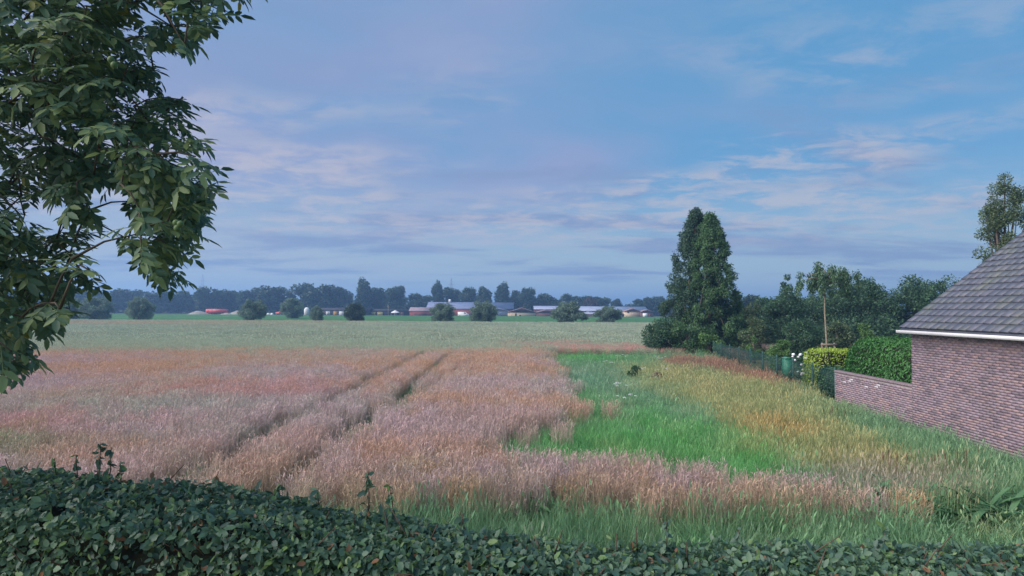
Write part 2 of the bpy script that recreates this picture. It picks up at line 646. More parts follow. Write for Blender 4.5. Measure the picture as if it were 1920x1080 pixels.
# near field, half-metre patches
gx, gy = np.meshgrid(np.arange(-46, 46, 0.5), np.arange(10.5, 60, 0.5))
x = gx.ravel() + rng.uniform(-.12, .12, gx.size); y = gy.ravel() + rng.uniform(-.12, .12, gx.size)
nearedge = 11.0 + 0.9 * (fbm(x, x * 0, 0.5, 6) - .5) - 0.05 * np.clip(x - 2, 0, 9)
k = (np.abs(x) < y * 0.90 + 2.5) & (y > nearedge)
wob = 0.22 * (fbm(x * 0, y, 0.25, 7) - .5)
for tx, wd in ((-6.5, 0.46), (-4.45, 0.44)):
    k &= ~((np.abs(x - tx - wob) < wd) & (y < 46) & (rng.random(len(x)) < 0.96))
k &= ~((np.abs(x + 3.6 - (y - 25) * 0.075) < 0.35) & (y > 20) & (y < 44) & (rng.random(len(x)) < 0.55))
grn = inside(GREEN, x + 0.9 * (fbm(x, y, .8, 12) - .5) - rng.normal(.1, .6, len(x)) * (y > 14.6), y + 0.7 * (fbm(x, y, .9, 13) - .5))
grn &= ~((x > 6) & (y < 11.6) & False)
fade = np.where((x > 5.0) & (y < 13), 1 - sstep(x, 5.0, 8.2), 1.0)
k &= ~grn & (rng.random(len(x)) < fade) & ~((x > 9) & (y < 48))
k &= ~((blob(x, y, -7.0, 18.2, .55, .7) > .5) | (blob(x, y, -4.6, 18.2, .55, .9) > .5))
x, y = x[k], y[k]
nn = len(x)
hs = 1.0 + 0.12 * (fbm(x, y, .5, 15) - .5) - 0.10 * sstep(x, 4, 8)
scl = np.stack([np.ones(nn), np.ones(nn), hs * rng.uniform(.95, 1.05, nn)], 1)
rot = np.stack([rng.normal(0, .03, nn), rng.normal(0, .03, nn), rng.random(nn) * 6.28], 1)
P1, r1, s1, v1, c1_ = np.stack([x, y, np.zeros(nn)], 1), rot, scl, rng.integers(0, 8, nn), wheat_colour(x, y)
# far field, three-metre patches
gx, gy = np.meshgrid(np.arange(-150, 150, 2.6), np.arange(61, 145, 2.6))
x = gx.ravel() + rng.uniform(-.5, .5, gx.size); y = gy.ravel() + rng.uniform(-.5, .5, gx.size)
k = (np.abs(x) < y * 0.90 + 6)
x, y = x[k], y[k]
nn = len(x)
P2 = np.stack([x, y, np.zeros(nn)], 1)
r2 = np.stack([np.zeros(nn), np.zeros(nn), rng.random(nn) * 6.28], 1)
s2 = np.stack([np.ones(nn), np.ones(nn), rng.uniform(.95, 1.05, nn)], 1)
v2 = rng.integers(8, 13, nn)
wf = scatter_object('wheat_field', np.concatenate([P1, P2]), np.concatenate([r1, r2]), np.concatenate([s1, s2]),
                    np.concatenate([v1, v2]), np.concatenate([c1_, wheat_colour(x, y)]), near_p + far_p)
tag(wf, 'ripening wheat crop, pinkish tan nearby and grey green farther off, crossed by two tramlines', 'wheat')


# ------------------------------------------------------------------ grass
def grass_patch(name, size, count, h0, h1, wid, bend, seed_heads=False):
    x = (rng.random(count) - .5) * size * 1.25
    y = (rng.random(count) - .5) * size * 1.25
    H = h0 + (h1 - h0) * rng.random(count)
    a_ = rng.random(count) * 6.28
    bd = bend * H * (.3 + rng.random(count))
    u = np.array([0, .4, .75, 1.0])
    r = bd[:, None] * u ** 2
    z = H[:, None] * (u - 0.35 * (bd / H)[:, None] * u ** 3)
    pts = np.stack([x[:, None] + np.cos(a_)[:, None] * r, y[:, None] + np.sin(a_)[:, None] * r, z], -1)
    w = np.tile(np.array([.8, 1, .7, .08]) * wid, (count, 1))
    parts = [ribbon(pts, w, a_ + 1.57 + rng.normal(0, .5, count))]
    tips = [np.repeat(np.tile(u, count), 2)]
    if seed_heads:
        q = rng.random(count) < .35
        tp = pts[q, -1]
        m_ = len(tp)
        hp = tp[:, None, :] + np.stack([np.cos(a_[q])[:, None] * .03 * u, np.sin(a_[q])[:, None] * .03 * u, .11 * np.tile(u, (m_, 1))], -1) - np.array([0, 0, .06])
        parts.append(ribbon(hp, np.tile(np.array([.3, 1, .8, .1]) * .011, (m_, 1)), rng.random(m_) * 6.28))
        tips.append(np.ones(m_ * 8))
    V, T = join(parts)
    return mesh_tris(name, V, T, {'tip': np.concatenate(tips)})


m_grass = instancer_mat('meadow_grass', (0.10, 0.24, 0.09), 0.5, 0.55, 0.35)
gp = [grass_patch('grass_patch', 0.5, 95, .30, .62, .0055, .55) for _ in range(5)] + \
     [grass_patch('grass_patch', 0.5, 80, .45, .85, .0038, .40, True) for _ in range(5)]
for pm in gp:
    pm.materials.append(m_grass)
LUSH = np.array((0.16, 0.48, 0.14)); TEAL = np.array((0.24, 0.46, 0.30)); DRY = np.array((0.52, 0.43, 0.21)); OLIVE = np.array((0.32, 0.42, 0.18))
STRAW = np.array((0.48, 0.41, 0.34)); RUST = np.array((0.42, 0.20, 0.15)); DEEP = np.array((0.12, 0.30, 0.15)); MIDG = np.array((0.22, 0.39, 0.21))


def grass_colour(x, y):
    n_ = len(x)
    fn = rng.random(n_)
    m1 = fbm(x, y, .35, 51); m2 = fbm(x, y, .9, 53)
    c = np.tile(MIDG, (n_, 1))
    d = np.zeros(n_)                               # share of dry, seeding grass
    lush = np.clip(blob(x, y, 4.2, 16.5, 4.0, 4.5) * 1.5 + blob(x, y, 5.0, 46, 4, 4) + blob(x, y, 3.2, 24, 1.2, 4), 0, 1)
    c = lerp(c, LUSH, np.clip(lush + .25 * (m2 - .5), 0, 1))
    c = lerp(c, DEEP, .55 * sstep(vnoise(x, y, 1.1, 63) + .3 * (fn - .5), .55, .9))
    c = lerp(c, OLIVE, .6 * sstep(vnoise(x, y, .8, 65) + .5 * (fn - .5), .55, .9) * sstep(x, 5.5, 2.0))
    tl = np.clip(blob(x, y, 6.6, 21, .9, 1.6) + .8 * blob(x, y, 4, 32, 2.0, 7), 0, 1)
    c = lerp(c, TEAL, .8 * tl)
    mot = sstep(vnoise(x, y, 1.6, 61) + .6 * (fn - .5), .55, .85) * blob(x, y, 3.5, 30, 4.5, 13)
    c = lerp(c, np.array((.42, .46, .34)), .6 * mot)
    dry = np.clip(1.2 * blob(x, y, 8.6, 20, 1.7, 4.5) + .9 * blob(x, y, 8.2, 14.5, 1.5, 3) + 1.0 * blob(x, y, 10.5, 29, 3.6, 8) + .8 * blob(x, y, 8.5, 34, 2.2, 5), 0, 1)
    dry = sstep(dry + .5 * (m1 - .5) + .6 * (fn - .5), .2, .95)
    c = lerp(c, OLIVE, np.clip(dry * 1.1, 0, 1)); c = lerp(c, DRY, dry * (.10 + .85 * m2) * (.5 + .7 * fn))
    c = lerp(c, np.array((.56, .41, .17)), .85 * sstep(1.25 * blob(x, y, 8.1, 18.8, 1.1, 1.9) + .4 * (fn - .5), .35, .8))
    c = lerp(c, MIDG, .7 * sstep(x, 10.4, 12.2) * sstep(y, 26, 20))
    rust = np.clip(blob(x, y, 12.6, 41, 3.0, 4.2) * 1.3 + blob(x, y, 13.2, 33, 1.6, 5.0), 0, 1)
    c = lerp(c, RUST, sstep(rust + .8 * (m2 - .5) + .6 * (fn - .5), .38, .85) * .85)
    st = np.clip(blob(x, y, 7.6, 12.9, 2.0, 1.2) * 1.1 + .3 * blob(x, y, 10.0, 13.8, 1.5, 1.2), 0, 1)
    c = lerp(c, STRAW, .75 * sstep(st + .4 * (m2 - .5) + .3 * (fn - .5), .35, .8))
    fr = sstep(y, 10.8, 9.0)
    c = lerp(c, MIDG * (.9 + .3 * m1)[:, None].mean(), .6 * fr)
    c = lerp(c, DEEP, .6 * fr * sstep(m1 + .4 * (fn - .5), .45, .7))
    c = lerp(c, STRAW, .6 * fr * sstep(vnoise(x, y, 1.4, 73) + .7 * (fn - .5), .62, .95))
    c = lerp(c, LUSH, .6 * fr * sstep(vnoise(x, y, .9, 75) + .5 * (fn - .5), .6, .9))
    c *= (0.80 + 0.40 * fn)[:, None]
    tall = np.clip(dry + st + rust * .6, 0, 1)
    return c, tall


gx, gy = np.meshgrid(np.arange(-14, 30, 0.36), np.arange(6.4, 52, 0.36))
x = gx.ravel() + rng.uniform(-.16, .16, gx.size); y = gy.ravel() + rng.uniform(-.16, .16, gx.size)
jx, jy = x + 0.9 * (fbm(x, y, .8, 12) - .5), y + 0.7 * (fbm(x, y, .9, 13) - .5)
nearedge = 11.25 + 0.9 * (fbm(x, x * 0, 0.5, 6) - .5)
k = inside(GREEN, jx, jy) | ((y < nearedge) & (x < 9.2)) | ((x > 5) & (y < 13))
fx = np.interp(y, [0, 25.4, 45, 60], [13.3, 13.5, 15.4, 16.8])
k &= (x < fx - .05) & (x < y * .88 + 1.2) & (x > -(y * .88 + 1.2))
k &= ~((y > 30) & (rng.random(len(x)) < .35))
# weeds in the two tramline gaps
trk = (np.minimum(np.abs(x + 6.5), np.abs(x + 4.45)) < .3) & (y > 12) & (y < 44) & (rng.random(len(x)) < .85)
trk |= (blob(x, y, -7.0, 18.2, .5, .7) > .5) | (blob(x, y, -4.6, 18.2, .5, .9) > .5) | ((blob(x, y, -12.8, 14.2, 1.6, 1.4) > .5) & (rng.random(len(x)) < .5))
k |= trk
tk = trk[k]
x, y = x[k], y[k]
nn = len(x)
col, tall = grass_colour(x, y)
col[tk] = np.array((.20, .36, .18)) * rng.uniform(.7, 1.2, (tk.sum(), 1))
var = np.where(rng.random(nn) < .15 + .8 * tall + .25 * (y < 11), rng.integers(5, 10, nn), rng.integers(0, 5, nn))
hz_ = np.where(y < 11, 1.0 + .5 * (fbm(x, y, .9, 67) - .4), 1.0) * rng.uniform(.7, 1.2, nn) * np.where(tk, .75, 1)
hz_ *= np.where((x > 6.6) & (y < 11.6), .55, 1.0)
hz_ *= 1 - .45 * sstep(x, fx[k] - 1.2, fx[k] - .2) * (y < 27)
scl = np.stack([np.where(y > 30, 1.25, 1.0), np.where(y > 30, 1.25, 1.0), hz_], 1)
lf = np.where(y < 12, .22, .09)
rot = np.stack([rng.normal(0, 1, nn) * lf, rng.normal(0, 1, nn) * lf, rng.random(nn) * 6.28], 1)
gr = scatter_object('tall_grass', np.stack([x, y, np.zeros(nn)], 1), rot, scl, var, col, gp)
tag(gr, 'uncut grass, lush green by the wheat and straw coloured along the garden fence', 'grass')


# ------------------------------------------------------------------ trees
def crown_mesh(name, clumps, leaves, leaf, wid=.5, droop=.3, out=.6, card=True, flat=1.0):
    """clumps: list of (x,y,z,r); leaves per clump weighted by r^2"""
    cl = np.array(clumps)
    w = cl[:, 3] ** 2
    cnt = rng.multinomial(int(leaves * 1.35), w / w.sum())
    idx = np.repeat(np.arange(len(cl)), cnt)
    n_ = len(idx)
    d = rand_unit(n_)
    rr = cl[idx, 3] * np.cbrt(rng.uniform(.12, 1.0, n_)) * rng.uniform(.75, 1.12, n_)
    off = d * rr[:, None]
    off[:, 2] *= flat
    P = cl[idx, :3] + off
    nrm = unit(d * out + rand_unit(n_) * .8 + np.array([0, 0, .35]))
    dr = unit(rand_unit(n_) + d * .5 + np.array([0, 0, -droop]))
    M = frames(dr, nrm)
    L = leaf * rng.uniform(.6, 1.3, n_)
    tV, tT = (CARD_V, CARD_T) if card else (LEAF_V, LEAF_T)
    V, T = scatter(tV, tT, P, M, L, L * wid)
    return mesh_tris(name, V, T)


def oval_clumps(k, cz, rx, rz, rc, ry=None, shape=lambda t: 1.0):
    """clump centres through an oval crown; shape(t) narrows it with height t in 0..1"""
    ry = ry or rx
    out = []
    for _ in range(k):
        d = rand_unit(1)[0]
        r = R.uniform(.35, .92)
        t = (d[2] * r + 1) / 2
        s = shape(t)
        out.append((d[0] * rx * r * s, d[1] * ry * r * s, cz + d[2] * rz * r, rc * R.uniform(.65, 1.3)))
    return out


def trunk_mesh(name, h, r, clumps, limbs=7, sides=7, lean=0.0):
    pts = [(0, 0, -.15), (lean * .3, 0.02 * h, h * .3), (lean * .7, -.01 * h, h * .65), (lean, 0, h)]
    parts = [tube(pts, [r * 1.25, r, r * .75, r * .4], sides)]
    for c in R.sample(clumps, min(limbs, len(clumps))):
        z = R.uniform(.35, .85) * h
        s = Vector((lean * z / h, 0, z))
        e = Vector(c[:3])
        mid_ = s.lerp(e, .5) + Vector((0, 0, -.03 * h))
        parts.append(tube([s, mid_, e], [r * .45, r * .3, r * .1], 5))
    V, T = join(parts)
    return mesh_tris(name, V, T, smooth=True)


m_bark = plain_mat('bark', (0.16, 0.13, 0.10), (0.08, 0.07, 0.055), 6.0, 0.9, 0.1, 0.6)
m_palebark = plain_mat('pale_bark', (0.30, 0.27, 0.20), (0.20, 0.17, 0.12), 7.0, 0.85, 0.1, 0.4)
m_far = foliage_mat('far_tree_leaves', (0.028, 0.058, 0.034), (0.075, 0.13, 0.06), trans=.3, clump=.25)
m_farbrown = foliage_mat('brown_tree_leaves', (0.05, 0.04, 0.032), (0.11, 0.075, 0.05), trans=.2, clump=.25)
m_willow = foliage_mat('willow_leaves', (0.11, 0.18, 0.12), (0.24, 0.34, 0.22), trans=.25, clump=.5)
m_darkbush = foliage_mat('dark_bush_leaves', (0.03, 0.06, 0.035), (0.075, 0.13, 0.06), trans=.2, clump=.5)

# far treeline: eight crown shapes, each tree its own object
FT = []
for kx in range(8):
    slim = (1.0, .85, 1.1, .75, 1.0, .9, 1.15, .7)[kx]
    low_ = (.50, .55, .48, .52, .56, .5, .46, .55)[kx]
    cl = oval_clumps(34, low_ + .02, .30 * slim, .44 - .02 * (kx % 3), .115, shape=lambda t: 1.05 - .35 * abs(t - .45))
    cl += [(R.uniform(-.16, .16), R.uniform(-.1, .1), R.uniform(.10, .3), .10) for _ in range(5)]
    FT.append((crown_mesh('crown', cl, 4200, .058, .7, .1), trunk_mesh('trunk', .6, .02, cl, 6, 5)))
    FT[-1][0].materials.append(m_far); FT[-1][1].materials.append(m_bark)
m_brown_crown = FT[2][0].copy(); m_brown_crown.materials.clear(); m_brown_crown.materials.append(m_farbrown)

TREES = [  # px, top, half width, distance, shape, where
    (25, 540, 30, 365, 0, 'far tree glimpsed through the leftmost walnut leaves'),
    (85, 538, 28, 360, 4, 'far tree seen through the walnut leaves left of the willows'),
    (150, 532, 26, 352, 2, 'broad far tree rising behind the two leftmost willows'),
    (215, 536, 27, 356, 6, 'broad far tree between the second and third willow'),
    (252, 541, 20, 372, 1, 'far tree rising behind the third willow from the walnut'),
    (300, 544, 25, 360, 0, 'far tree behind the hanging walnut branch tip'),
    (340, 546, 22, 366, 4, 'far tree just beyond the hanging walnut branch tip'),
    (385, 533, 17, 352, 5, 'far tree in front of the power pylon above the red trailer'),
    (415, 540, 18, 358, 1, 'far tree above the pale heap beside the red trailer'),
    (441, 543, 17, 366, 0, 'low round far tree left of the fourth willow'),
    (464, 540, 16, 352, 5, 'far tree straight behind the fourth willow'),
    (489, 540, 15, 366, 4, 'far tree between the fourth willow and the tall domed tree'),
    (513, 527, 25, 346, 2, 'tall domed far tree above the small red farm machine'),
    (546, 543, 11, 366, 3, 'small far tree in the gap behind the fifth willow'),
    (572, 529, 20, 352, 0, 'tall far tree above the white silo'),
    (605, 527, 27, 346, 6, 'widest far tree, above the left end of the dark shed'),
    (634, 535, 18, 356, 1, 'far tree above the tan and white shed doors'),
    (653, 545, 10, 372, 7, 'thin far tree standing in the gap left of the tall pointed one'),
    (683, 521, 16, 346, 3, 'tall pointed far tree above the darkest bush'),
    (711, 540, 17, 356, 4, 'far tree between the pointed one and the wooden pole'),
    (741, 534, 19, 348, 0, 'round far tree above the white garden tent'),
    (787, 545, 20, 352, 6, 'lone squat far tree above the low red brick barn'),
    (821, 526, 13, 352, 7, 'tall slender far tree at the left end of the big blue roof'),
    (849, 537, 17, 362, 0, 'round far tree below the second power pylon'),
    (880, 535, 15, 356, 1, 'far tree above the white van'),
    (906, 532, 14, 350, 5, 'far tree straight behind the willow before the big barn'),
    (942, 529, 16, 352, 3, 'tall far tree at the right end of the big blue roof'),
    (969, 545, 13, 362, 4, 'low far tree above the left half of the cream gabled shed'),
    (990, 536, 16, 350, 1, 'tall far tree above the right half of the cream gabled shed'),
    (1023, 543, 17, 356, 2, 'far tree above the brown gabled shed'),
    (1047, 562, 10, 372, 4, 'small far tree in the dip right of the brown gabled shed'),
    (1070, 546, 18, 350, 6, 'broad far tree behind the widest willow'),
    (1094, 553, 15, 362, 1, 'far tree just left of the brownish tree'),
    (1128, 555, 18, 356, 0, 'far tree just right of the brownish tree'),
    (1157, 557, 10, 366, 5, 'small far tree above the long low barn roof'),
    (1182, 567, 14, 372, 2, 'low far tree behind the cream house gable'),
    (1208, 553, 17, 356, 6, 'round far tree above the small white box'),
    (1236, 556, 15, 362, 4, 'far tree touching the left edge of the conifers'),
    (1402, 551, 24, 190, 0, 'dark far tree right of the conifers'),
]
for i, (px, top, hw, Y, s, lab) in enumerate(TREES):
    p = atY(px, top, Y)
    t = thing('broadleaf_tree', lab, 'tree', (p.x, Y, 0), R.uniform(0, 6.28), 'trees of the far treeline')
    h = p.z
    wdt = hw / F * Y / 0.27
    for nm, me in (('crown', FT[s][0]), ('trunk', FT[s][1])):
        o = obj(nm, me, None, t)
        o.scale = (wdt, wdt, h)
p = atY(1106, 549, 344)
t = thing('broadleaf_tree', 'brownish domed far tree above the long low barn', 'tree', (p.x, 344, 0))
for nm, me in (('crown', m_brown_crown), ('trunk', FT[2][1])):
    obj(nm, me, None, t).scale = (11, 11, p.z)

# undergrowth that fills the foot of the treeline
ux = rng.uniform(-320, 330, 420)
uc = [(a_, R.uniform(362, 392), R.uniform(.5, 3.6) + (5.0 if a_ < -60 else 1.5) * R.random(), R.uniform(2.2, 4.2)) for a_ in ux]
uo = obj('undergrowth', crown_mesh('undergrowth', uc, 46000, 1.1, .75, .1), m_far, None, 'stuff')
tag(uo, 'dark undergrowth along the foot of the far treeline', 'undergrowth')

# pollard willows and bushes along the far edge of the wheat
WB = []
for kx in range(3):
    cl = []
    for _ in range(80):
        d = rand_unit(1)[0]
        rr = R.uniform(.3, .9)
        cl.append((d[0] * .5 * rr, d[1] * .5 * rr, .48 + d[2] * .46 * rr, .10 * R.uniform(.7, 1.3)))
    me = crown_mesh('crown', cl, 9000, .06, .34, -.35, 1.0)
    tm = trunk_mesh('trunk', .45, .07, cl, 8, 6)
    tm.materials.append(m_bark)
    WB.append((me, tm))
dark_crown = WB[1][0].copy(); dark_crown.materials.append(m_darkbush)
for a_ in WB:
    a_[0].materials.append(m_willow)
WIL = [
    (136, 560, 21, 155, 'half hidden willow bush nearest the walnut leaves'),
    (182, 561, 27, 152, 'broad grey green willow bush, second from the walnut leaves'),
    (263, 560, 21, 150, 'round willow bush alone in front of the green meadow'),
    (474, 564, 20, 150, 'round willow bush between the red trailer and the red machine'),
    (549, 562, 19, 200, 'hazy round willow bush left of the white silo'),
    (594, 575, 11, 150, 'smallest pale willow bush in front of the dark shed'),
    (667, 571, 18, 148, 'darkest round bush between the two dark sheds'),
    (831, 571, 22, 148, 'round willow bush hiding the left part of the big red barn'),
    (906, 567, 24, 148, 'round willow bush right of the white van'),
    (1066, 568, 28, 147, 'widest willow bush, right of the brown gabled shed'),
    (1140, 577, 22, 147, 'spreading willow bush before the long low barn'),
]
for i, (px, top, hw, Y, lab) in enumerate(WIL):
    p = atY(px, top, Y)
    dk = 'darkest' in lab
    t = thing('willow_bush', lab, 'bush', (p.x, Y, 0), R.uniform(0, 6.28), 'willow bushes along the wheat field')
    wdt = hw / F * Y * 2.5
    obj('crown', dark_crown if dk else WB[i % 3][0], None, t).scale = (wdt, wdt, p.z * 1.12)
    obj('trunk', WB[i % 3][1], None, t).scale = (wdt, wdt, p.z)

# ------------------------------------------------------------------ far farm
m_red = plain_mat('red_brick_far', (0.36, 0.12, 0.11), (0.28, 0.09, 0.085), .5, .85, .1)
m_dred = plain_mat('dark_red_wall', (0.17, 0.075, 0.08), (0.12, 0.06, 0.065), .5, .85, .1)
m_slate = plain_mat('blue_grey_roof', (0.15, 0.19, 0.30), (0.11, 0.14, 0.24), .3, .55, .4)
m_lroof = plain_mat('pale_metal_roof', (0.24, 0.29, 0.40), (0.19, 0.23, 0.33), .3, .45, .5)
m_dark = plain_mat('dark_shed', (0.045, 0.042, 0.05), (0.03, 0.03, 0.038), .6, .8, .1)
m_tileroof = plain_mat('grey_tile_roof', (0.27, 0.22, 0.24), (0.20, 0.16, 0.18), .5, .8, .1)
m_cream = plain_mat('cream_wall', (0.70, 0.56, 0.40), (0.60, 0.48, 0.34), .4, .8, .1)
m_brown = plain_mat('brown_wall', (0.22, 0.13, 0.11), (0.17, 0.10, 0.09), .5, .85, .1)
m_white = plain_mat('white_paint', (0.80, 0.80, 0.78), (0.70, 0.70, 0.69), 1.0, .6, .3)
m_yellow = plain_mat('yellow_shutter', (0.72, 0.62, 0.22), (0.62, 0.52, 0.18), 1.0, .6, .3)
m_tan = plain_mat('tan_wood', (0.60, 0.36, 0.12), (0.50, 0.29, 0.10), 1.0, .7, .2)
m_bluew = plain_mat('blue_grey_sheet', (0.24, 0.32, 0.44), (0.20, 0.27, 0.38), .4, .5, .4)
m_redp = plain_mat('red_machine_paint', (0.55, 0.07, 0.07), (0.42, 0.05, 0.06), 1.5, .4, .5)
m_glassd = plain_mat('dark_glass', (0.03, 0.04, 0.06), (0.05, 0.06, 0.08), .5, .1, .6)
m_rubber = plain_mat('black_rubber', (0.02, 0.02, 0.022), (0.03, 0.03, 0.03), 3, .9, .1)
m_heap = plain_mat('pale_soil_heap', (0.34, 0.31, 0.26), (0.24, 0.22, 0.19), .6, .95, .05, .8)
m_pole = plain_mat('weathered_wood', (0.30, 0.25, 0.19), (0.20, 0.17, 0.13), 5, .9, .1, .3)
m_steel = plain_mat('galvanised_steel', (0.30, 0.32, 0.35), (0.24, 0.26, 0.29), 2, .5, .4)


def X_at(px, Y):
    return atY(px, 590, Y).x


def Z_at(px, py, Y):
    return max(atY(px, py, Y).z, 0.3)


def long_barn(name, lab, px0, px1, ridge, eave, Y, depth, mw, mr, openings=(), over=.5):
    """ridge parallel to the wheat edge, long wall facing the camera; openings (px0,px1,py0,py1,material,name)"""
    x0, x1 = X_at(px0, Y), X_at(px1, Y)
    c = (px0 + px1) / 2
    zr, ze = Z_at(c, ridge, Y + depth / 2), Z_at(c, eave, Y)
    t = thing(name, lab, 'barn', ((x0 + x1) / 2, Y, 0))
    ox = (x0 + x1) / 2
    V, T = poly_prism([(0, -.1), (depth, -.1), (depth, ze), (depth / 2, zr - .12), (0, ze)], 'x', x0 - ox, x1 - ox)
    obj('wall', mesh_tris('wall', V, T), mw, t)
    th = .18
    sl = (zr - ze) / (depth / 2)
    V, T = poly_prism([(-over, ze - over * sl + .03), (depth / 2, zr + .03), (depth + over, ze - over * sl + .03), (depth + over, ze - over * sl + .03 + th), (depth / 2, zr + .03 + th), (-over, ze - over * sl + .03 + th)], 'x', x0 - ox - .4, x1 - ox + .4)
    ro = obj('roof', mesh_tris('roof', V, T), mr, t)
    for (a0, a1, b0, b1, m_, nm) in openings:
        xa, xb = X_at(a0, Y) - ox, X_at(a1, Y) - ox
        za, zb = Z_at((a0 + a1) / 2, b1, Y), min(Z_at((a0 + a1) / 2, b0, Y), ze - .12)
        za = min(za, zb - .5)
        V, T = box(xa, xb, -.09, .05, max(za, .02), zb)
        w_ = obj(nm, mesh_tris(nm, V, T), m_, t)
        if nm in ('window', 'double_window'):
            xm = (xa + xb) / 2
            V, T = box(xm - .06, xm + .06, -.13, -.085, za + .1, zb - .1)
            obj('glazing_bar', mesh_tris('glazing_bar', V, T), m_dark, w_)
    return t


def gable_barn(name, lab, px0, px1, peak, eave, Y, depth, mw, mr, openings=()):
    """gable wall facing the camera"""
    x0, x1 = X_at(px0, Y), X_at(px1, Y)
    c = (px0 + px1) / 2
    zr, ze = Z_at(c, peak, Y), Z_at(c, eave, Y)
    ox = (x0 + x1) / 2
    h = (x1 - x0) / 2
    t = thing(name, lab, 'barn', (ox, Y, 0))
    V, T = poly_prism([(-h, -.1), (-h, ze), (0, zr), (h, ze), (h, -.1)], 'y', 0, depth)
    obj('wall', mesh_tris('wall', V, T), mw, t)
    o_ = .35
    V, T = poly_prism([(-h - .3, ze - .12), (0, zr + .03), (h + .3, ze - .12), (h + .3, ze + .06), (0, zr + .23), (-h - .3, ze + .06)], 'y', -o_, depth + o_)
    obj('roof', mesh_tris('roof', V, T), mr, t)
    for (a0, a1, b0, b1, m_, nm) in openings:
        xa, xb = X_at(a0, Y) - ox, X_at(a1, Y) - ox
        zb = Z_at((a0 + a1) / 2, b0, Y)
        za = max(.02, atY((a0 + a1) / 2, b1, Y).z)
        V, T = box(xa, xb, -.09, .05, min(za, zb - .5), zb)
        obj(nm, mesh_tris(nm, V, T), m_, t)
    return t


long_barn('long_shed', 'long dark low shed with one white window, tan door and white door', 598, 692, 578, 581.5, 300, 9, m_dark, m_dark,
          [(604, 610, 583, 593, m_brown, 'panel'), (611, 619, 583, 590, m_white, 'double_window'), (625, 633, 583, 593, m_tan, 'door'), (635.5, 645, 583, 593, m_white, 'door'), (648, 653, 584, 588, m_white, 'window')])
long_barn('long_shed', 'dark low shed with two pale yellow shuttered windows', 687, 769, 580, 583, 304, 9, m_dark, m_dark,
          [(688.5, 693, 584, 592, m_white, 'door'), (696, 704, 585, 591, m_yellow, 'window'), (707, 717.5, 585, 591, m_yellow, 'window'), (751, 757, 585, 593, m_brown, 'door')])
long_barn('low_barn', 'low red brick barn with a greyish tiled roof beside the big barn', 768, 816, 577, 583, 296, 8, m_red, m_tileroof,
          [(777, 800, 587, 593, m_dred, 'gate')])
b4 = long_barn('big_barn', 'big red brick barn under a long blue grey roof', 800, 962, 567.5, 579, 312, 18, m_red, m_slate,
               [(844, 848, 583, 593, m_dred, 'door'), (880, 886, 583, 593, m_dred, 'door'), (951, 957, 582, 593, m_dred, 'door')])
rf = [o for o in b4.children if o.name.startswith('roof')][0]
V, T = box(-11.8, -10.6, 8.4, 9.6, 6.6, 8.2)
zrb = Z_at(881, 567.5, 321)
V[:, 2] += zrb + .1 - 6.6
obj('chimney', mesh_tris('chimney', V, T), m_white, rf)
gable_barn('sheet_shed', 'blue grey sheet metal shed leaning against the big red barn', 915, 952, 578.5, 582, 298, 10, m_bluew, m_bluew)
gable_barn('gabled_shed', 'cream gabled shed with a small dark doorway', 952, 1004.5, 577.5, 585.5, 294, 16, m_cream, m_tileroof,
           [(966, 968.5, 587.5, 592.5, m_dark, 'door'), (973.5, 977, 590.5, 593.5, m_dark, 'hatch')])
gable_barn('gabled_shed', 'brown gabled shed right next to the cream one', 1005.5, 1043, 581.5, 586, 294, 16, m_brown, m_tileroof)
long_barn('long_barn', 'long low barn with a pale roof edge behind the brown shed', 1002, 1110, 574.5, 580, 330, 10, m_dred, m_lroof)
long_barn('long_barn', 'long low barn with a wide blue grey roof behind the spreading willow bush', 1085, 1215, 575.5, 583, 312, 16, m_dred, m_lroof,
          [(1100, 1110, 583.5, 586, m_white, 'window')])
long_barn('lean_to_shed', 'low dark red shed with a pale roof edge before the long barn', 1098, 1178, 586.5, 589, 300, 6, m_dred, m_lroof,
          [(1162, 1166, 590, 595, m_bluew, 'door'), (1120, 1128, 590, 595, m_dark, 'door')])
gable_barn('small_house', 'small house with a cream gable wall and purplish roof', 1171, 1202, 578.5, 584, 299, 8, m_cream, m_tileroof, [(1176, 1180, 583, 587, m_dark, 'window')])
gable_barn('brown_shed', 'small brown wooden shed right of the cream house', 1201.5, 1225, 581, 585, 297, 8, m_brown, m_tileroof, [(1216, 1221, 587, 595, m_dred, 'door')])

# white silo
p = X_at(575, 296)
t = thing('silo', 'slim white silo at the left end of the dark shed', 'silo', (p, 296, 0))
V, T = lathe([(0, 0), (1.25, 0), (1.25, 3.2), (.9, 3.75), (.2, 4.05), (0, 4.05)], 14)
obj('tank', mesh_tris('tank', V, T), m_white, t)
V, T = tube([(.3, 0, 4), (.3, 0, 5.2)], .07, 6)
obj('vent_pipe', mesh_tris('vent_pipe', V, T), m_steel, t)
# wooden pole
p = atY(728, 572.5, 292)
t = thing('wooden_pole', 'thin pale wooden pole standing before the dark shed with yellow shutters', 'pole', (p.x, 292, 0))
V, T = tube([(0, 0, -.2), (0, 0, p.z)], [.16, .12], 7)
obj('shaft', mesh_tris('shaft', V, T), m_pole, t)
V, T = box(-.7, .7, -.07, .07, p.z - .7, p.z - .55)
obj('crossarm', mesh_tris('crossarm', V, T), m_pole, t)
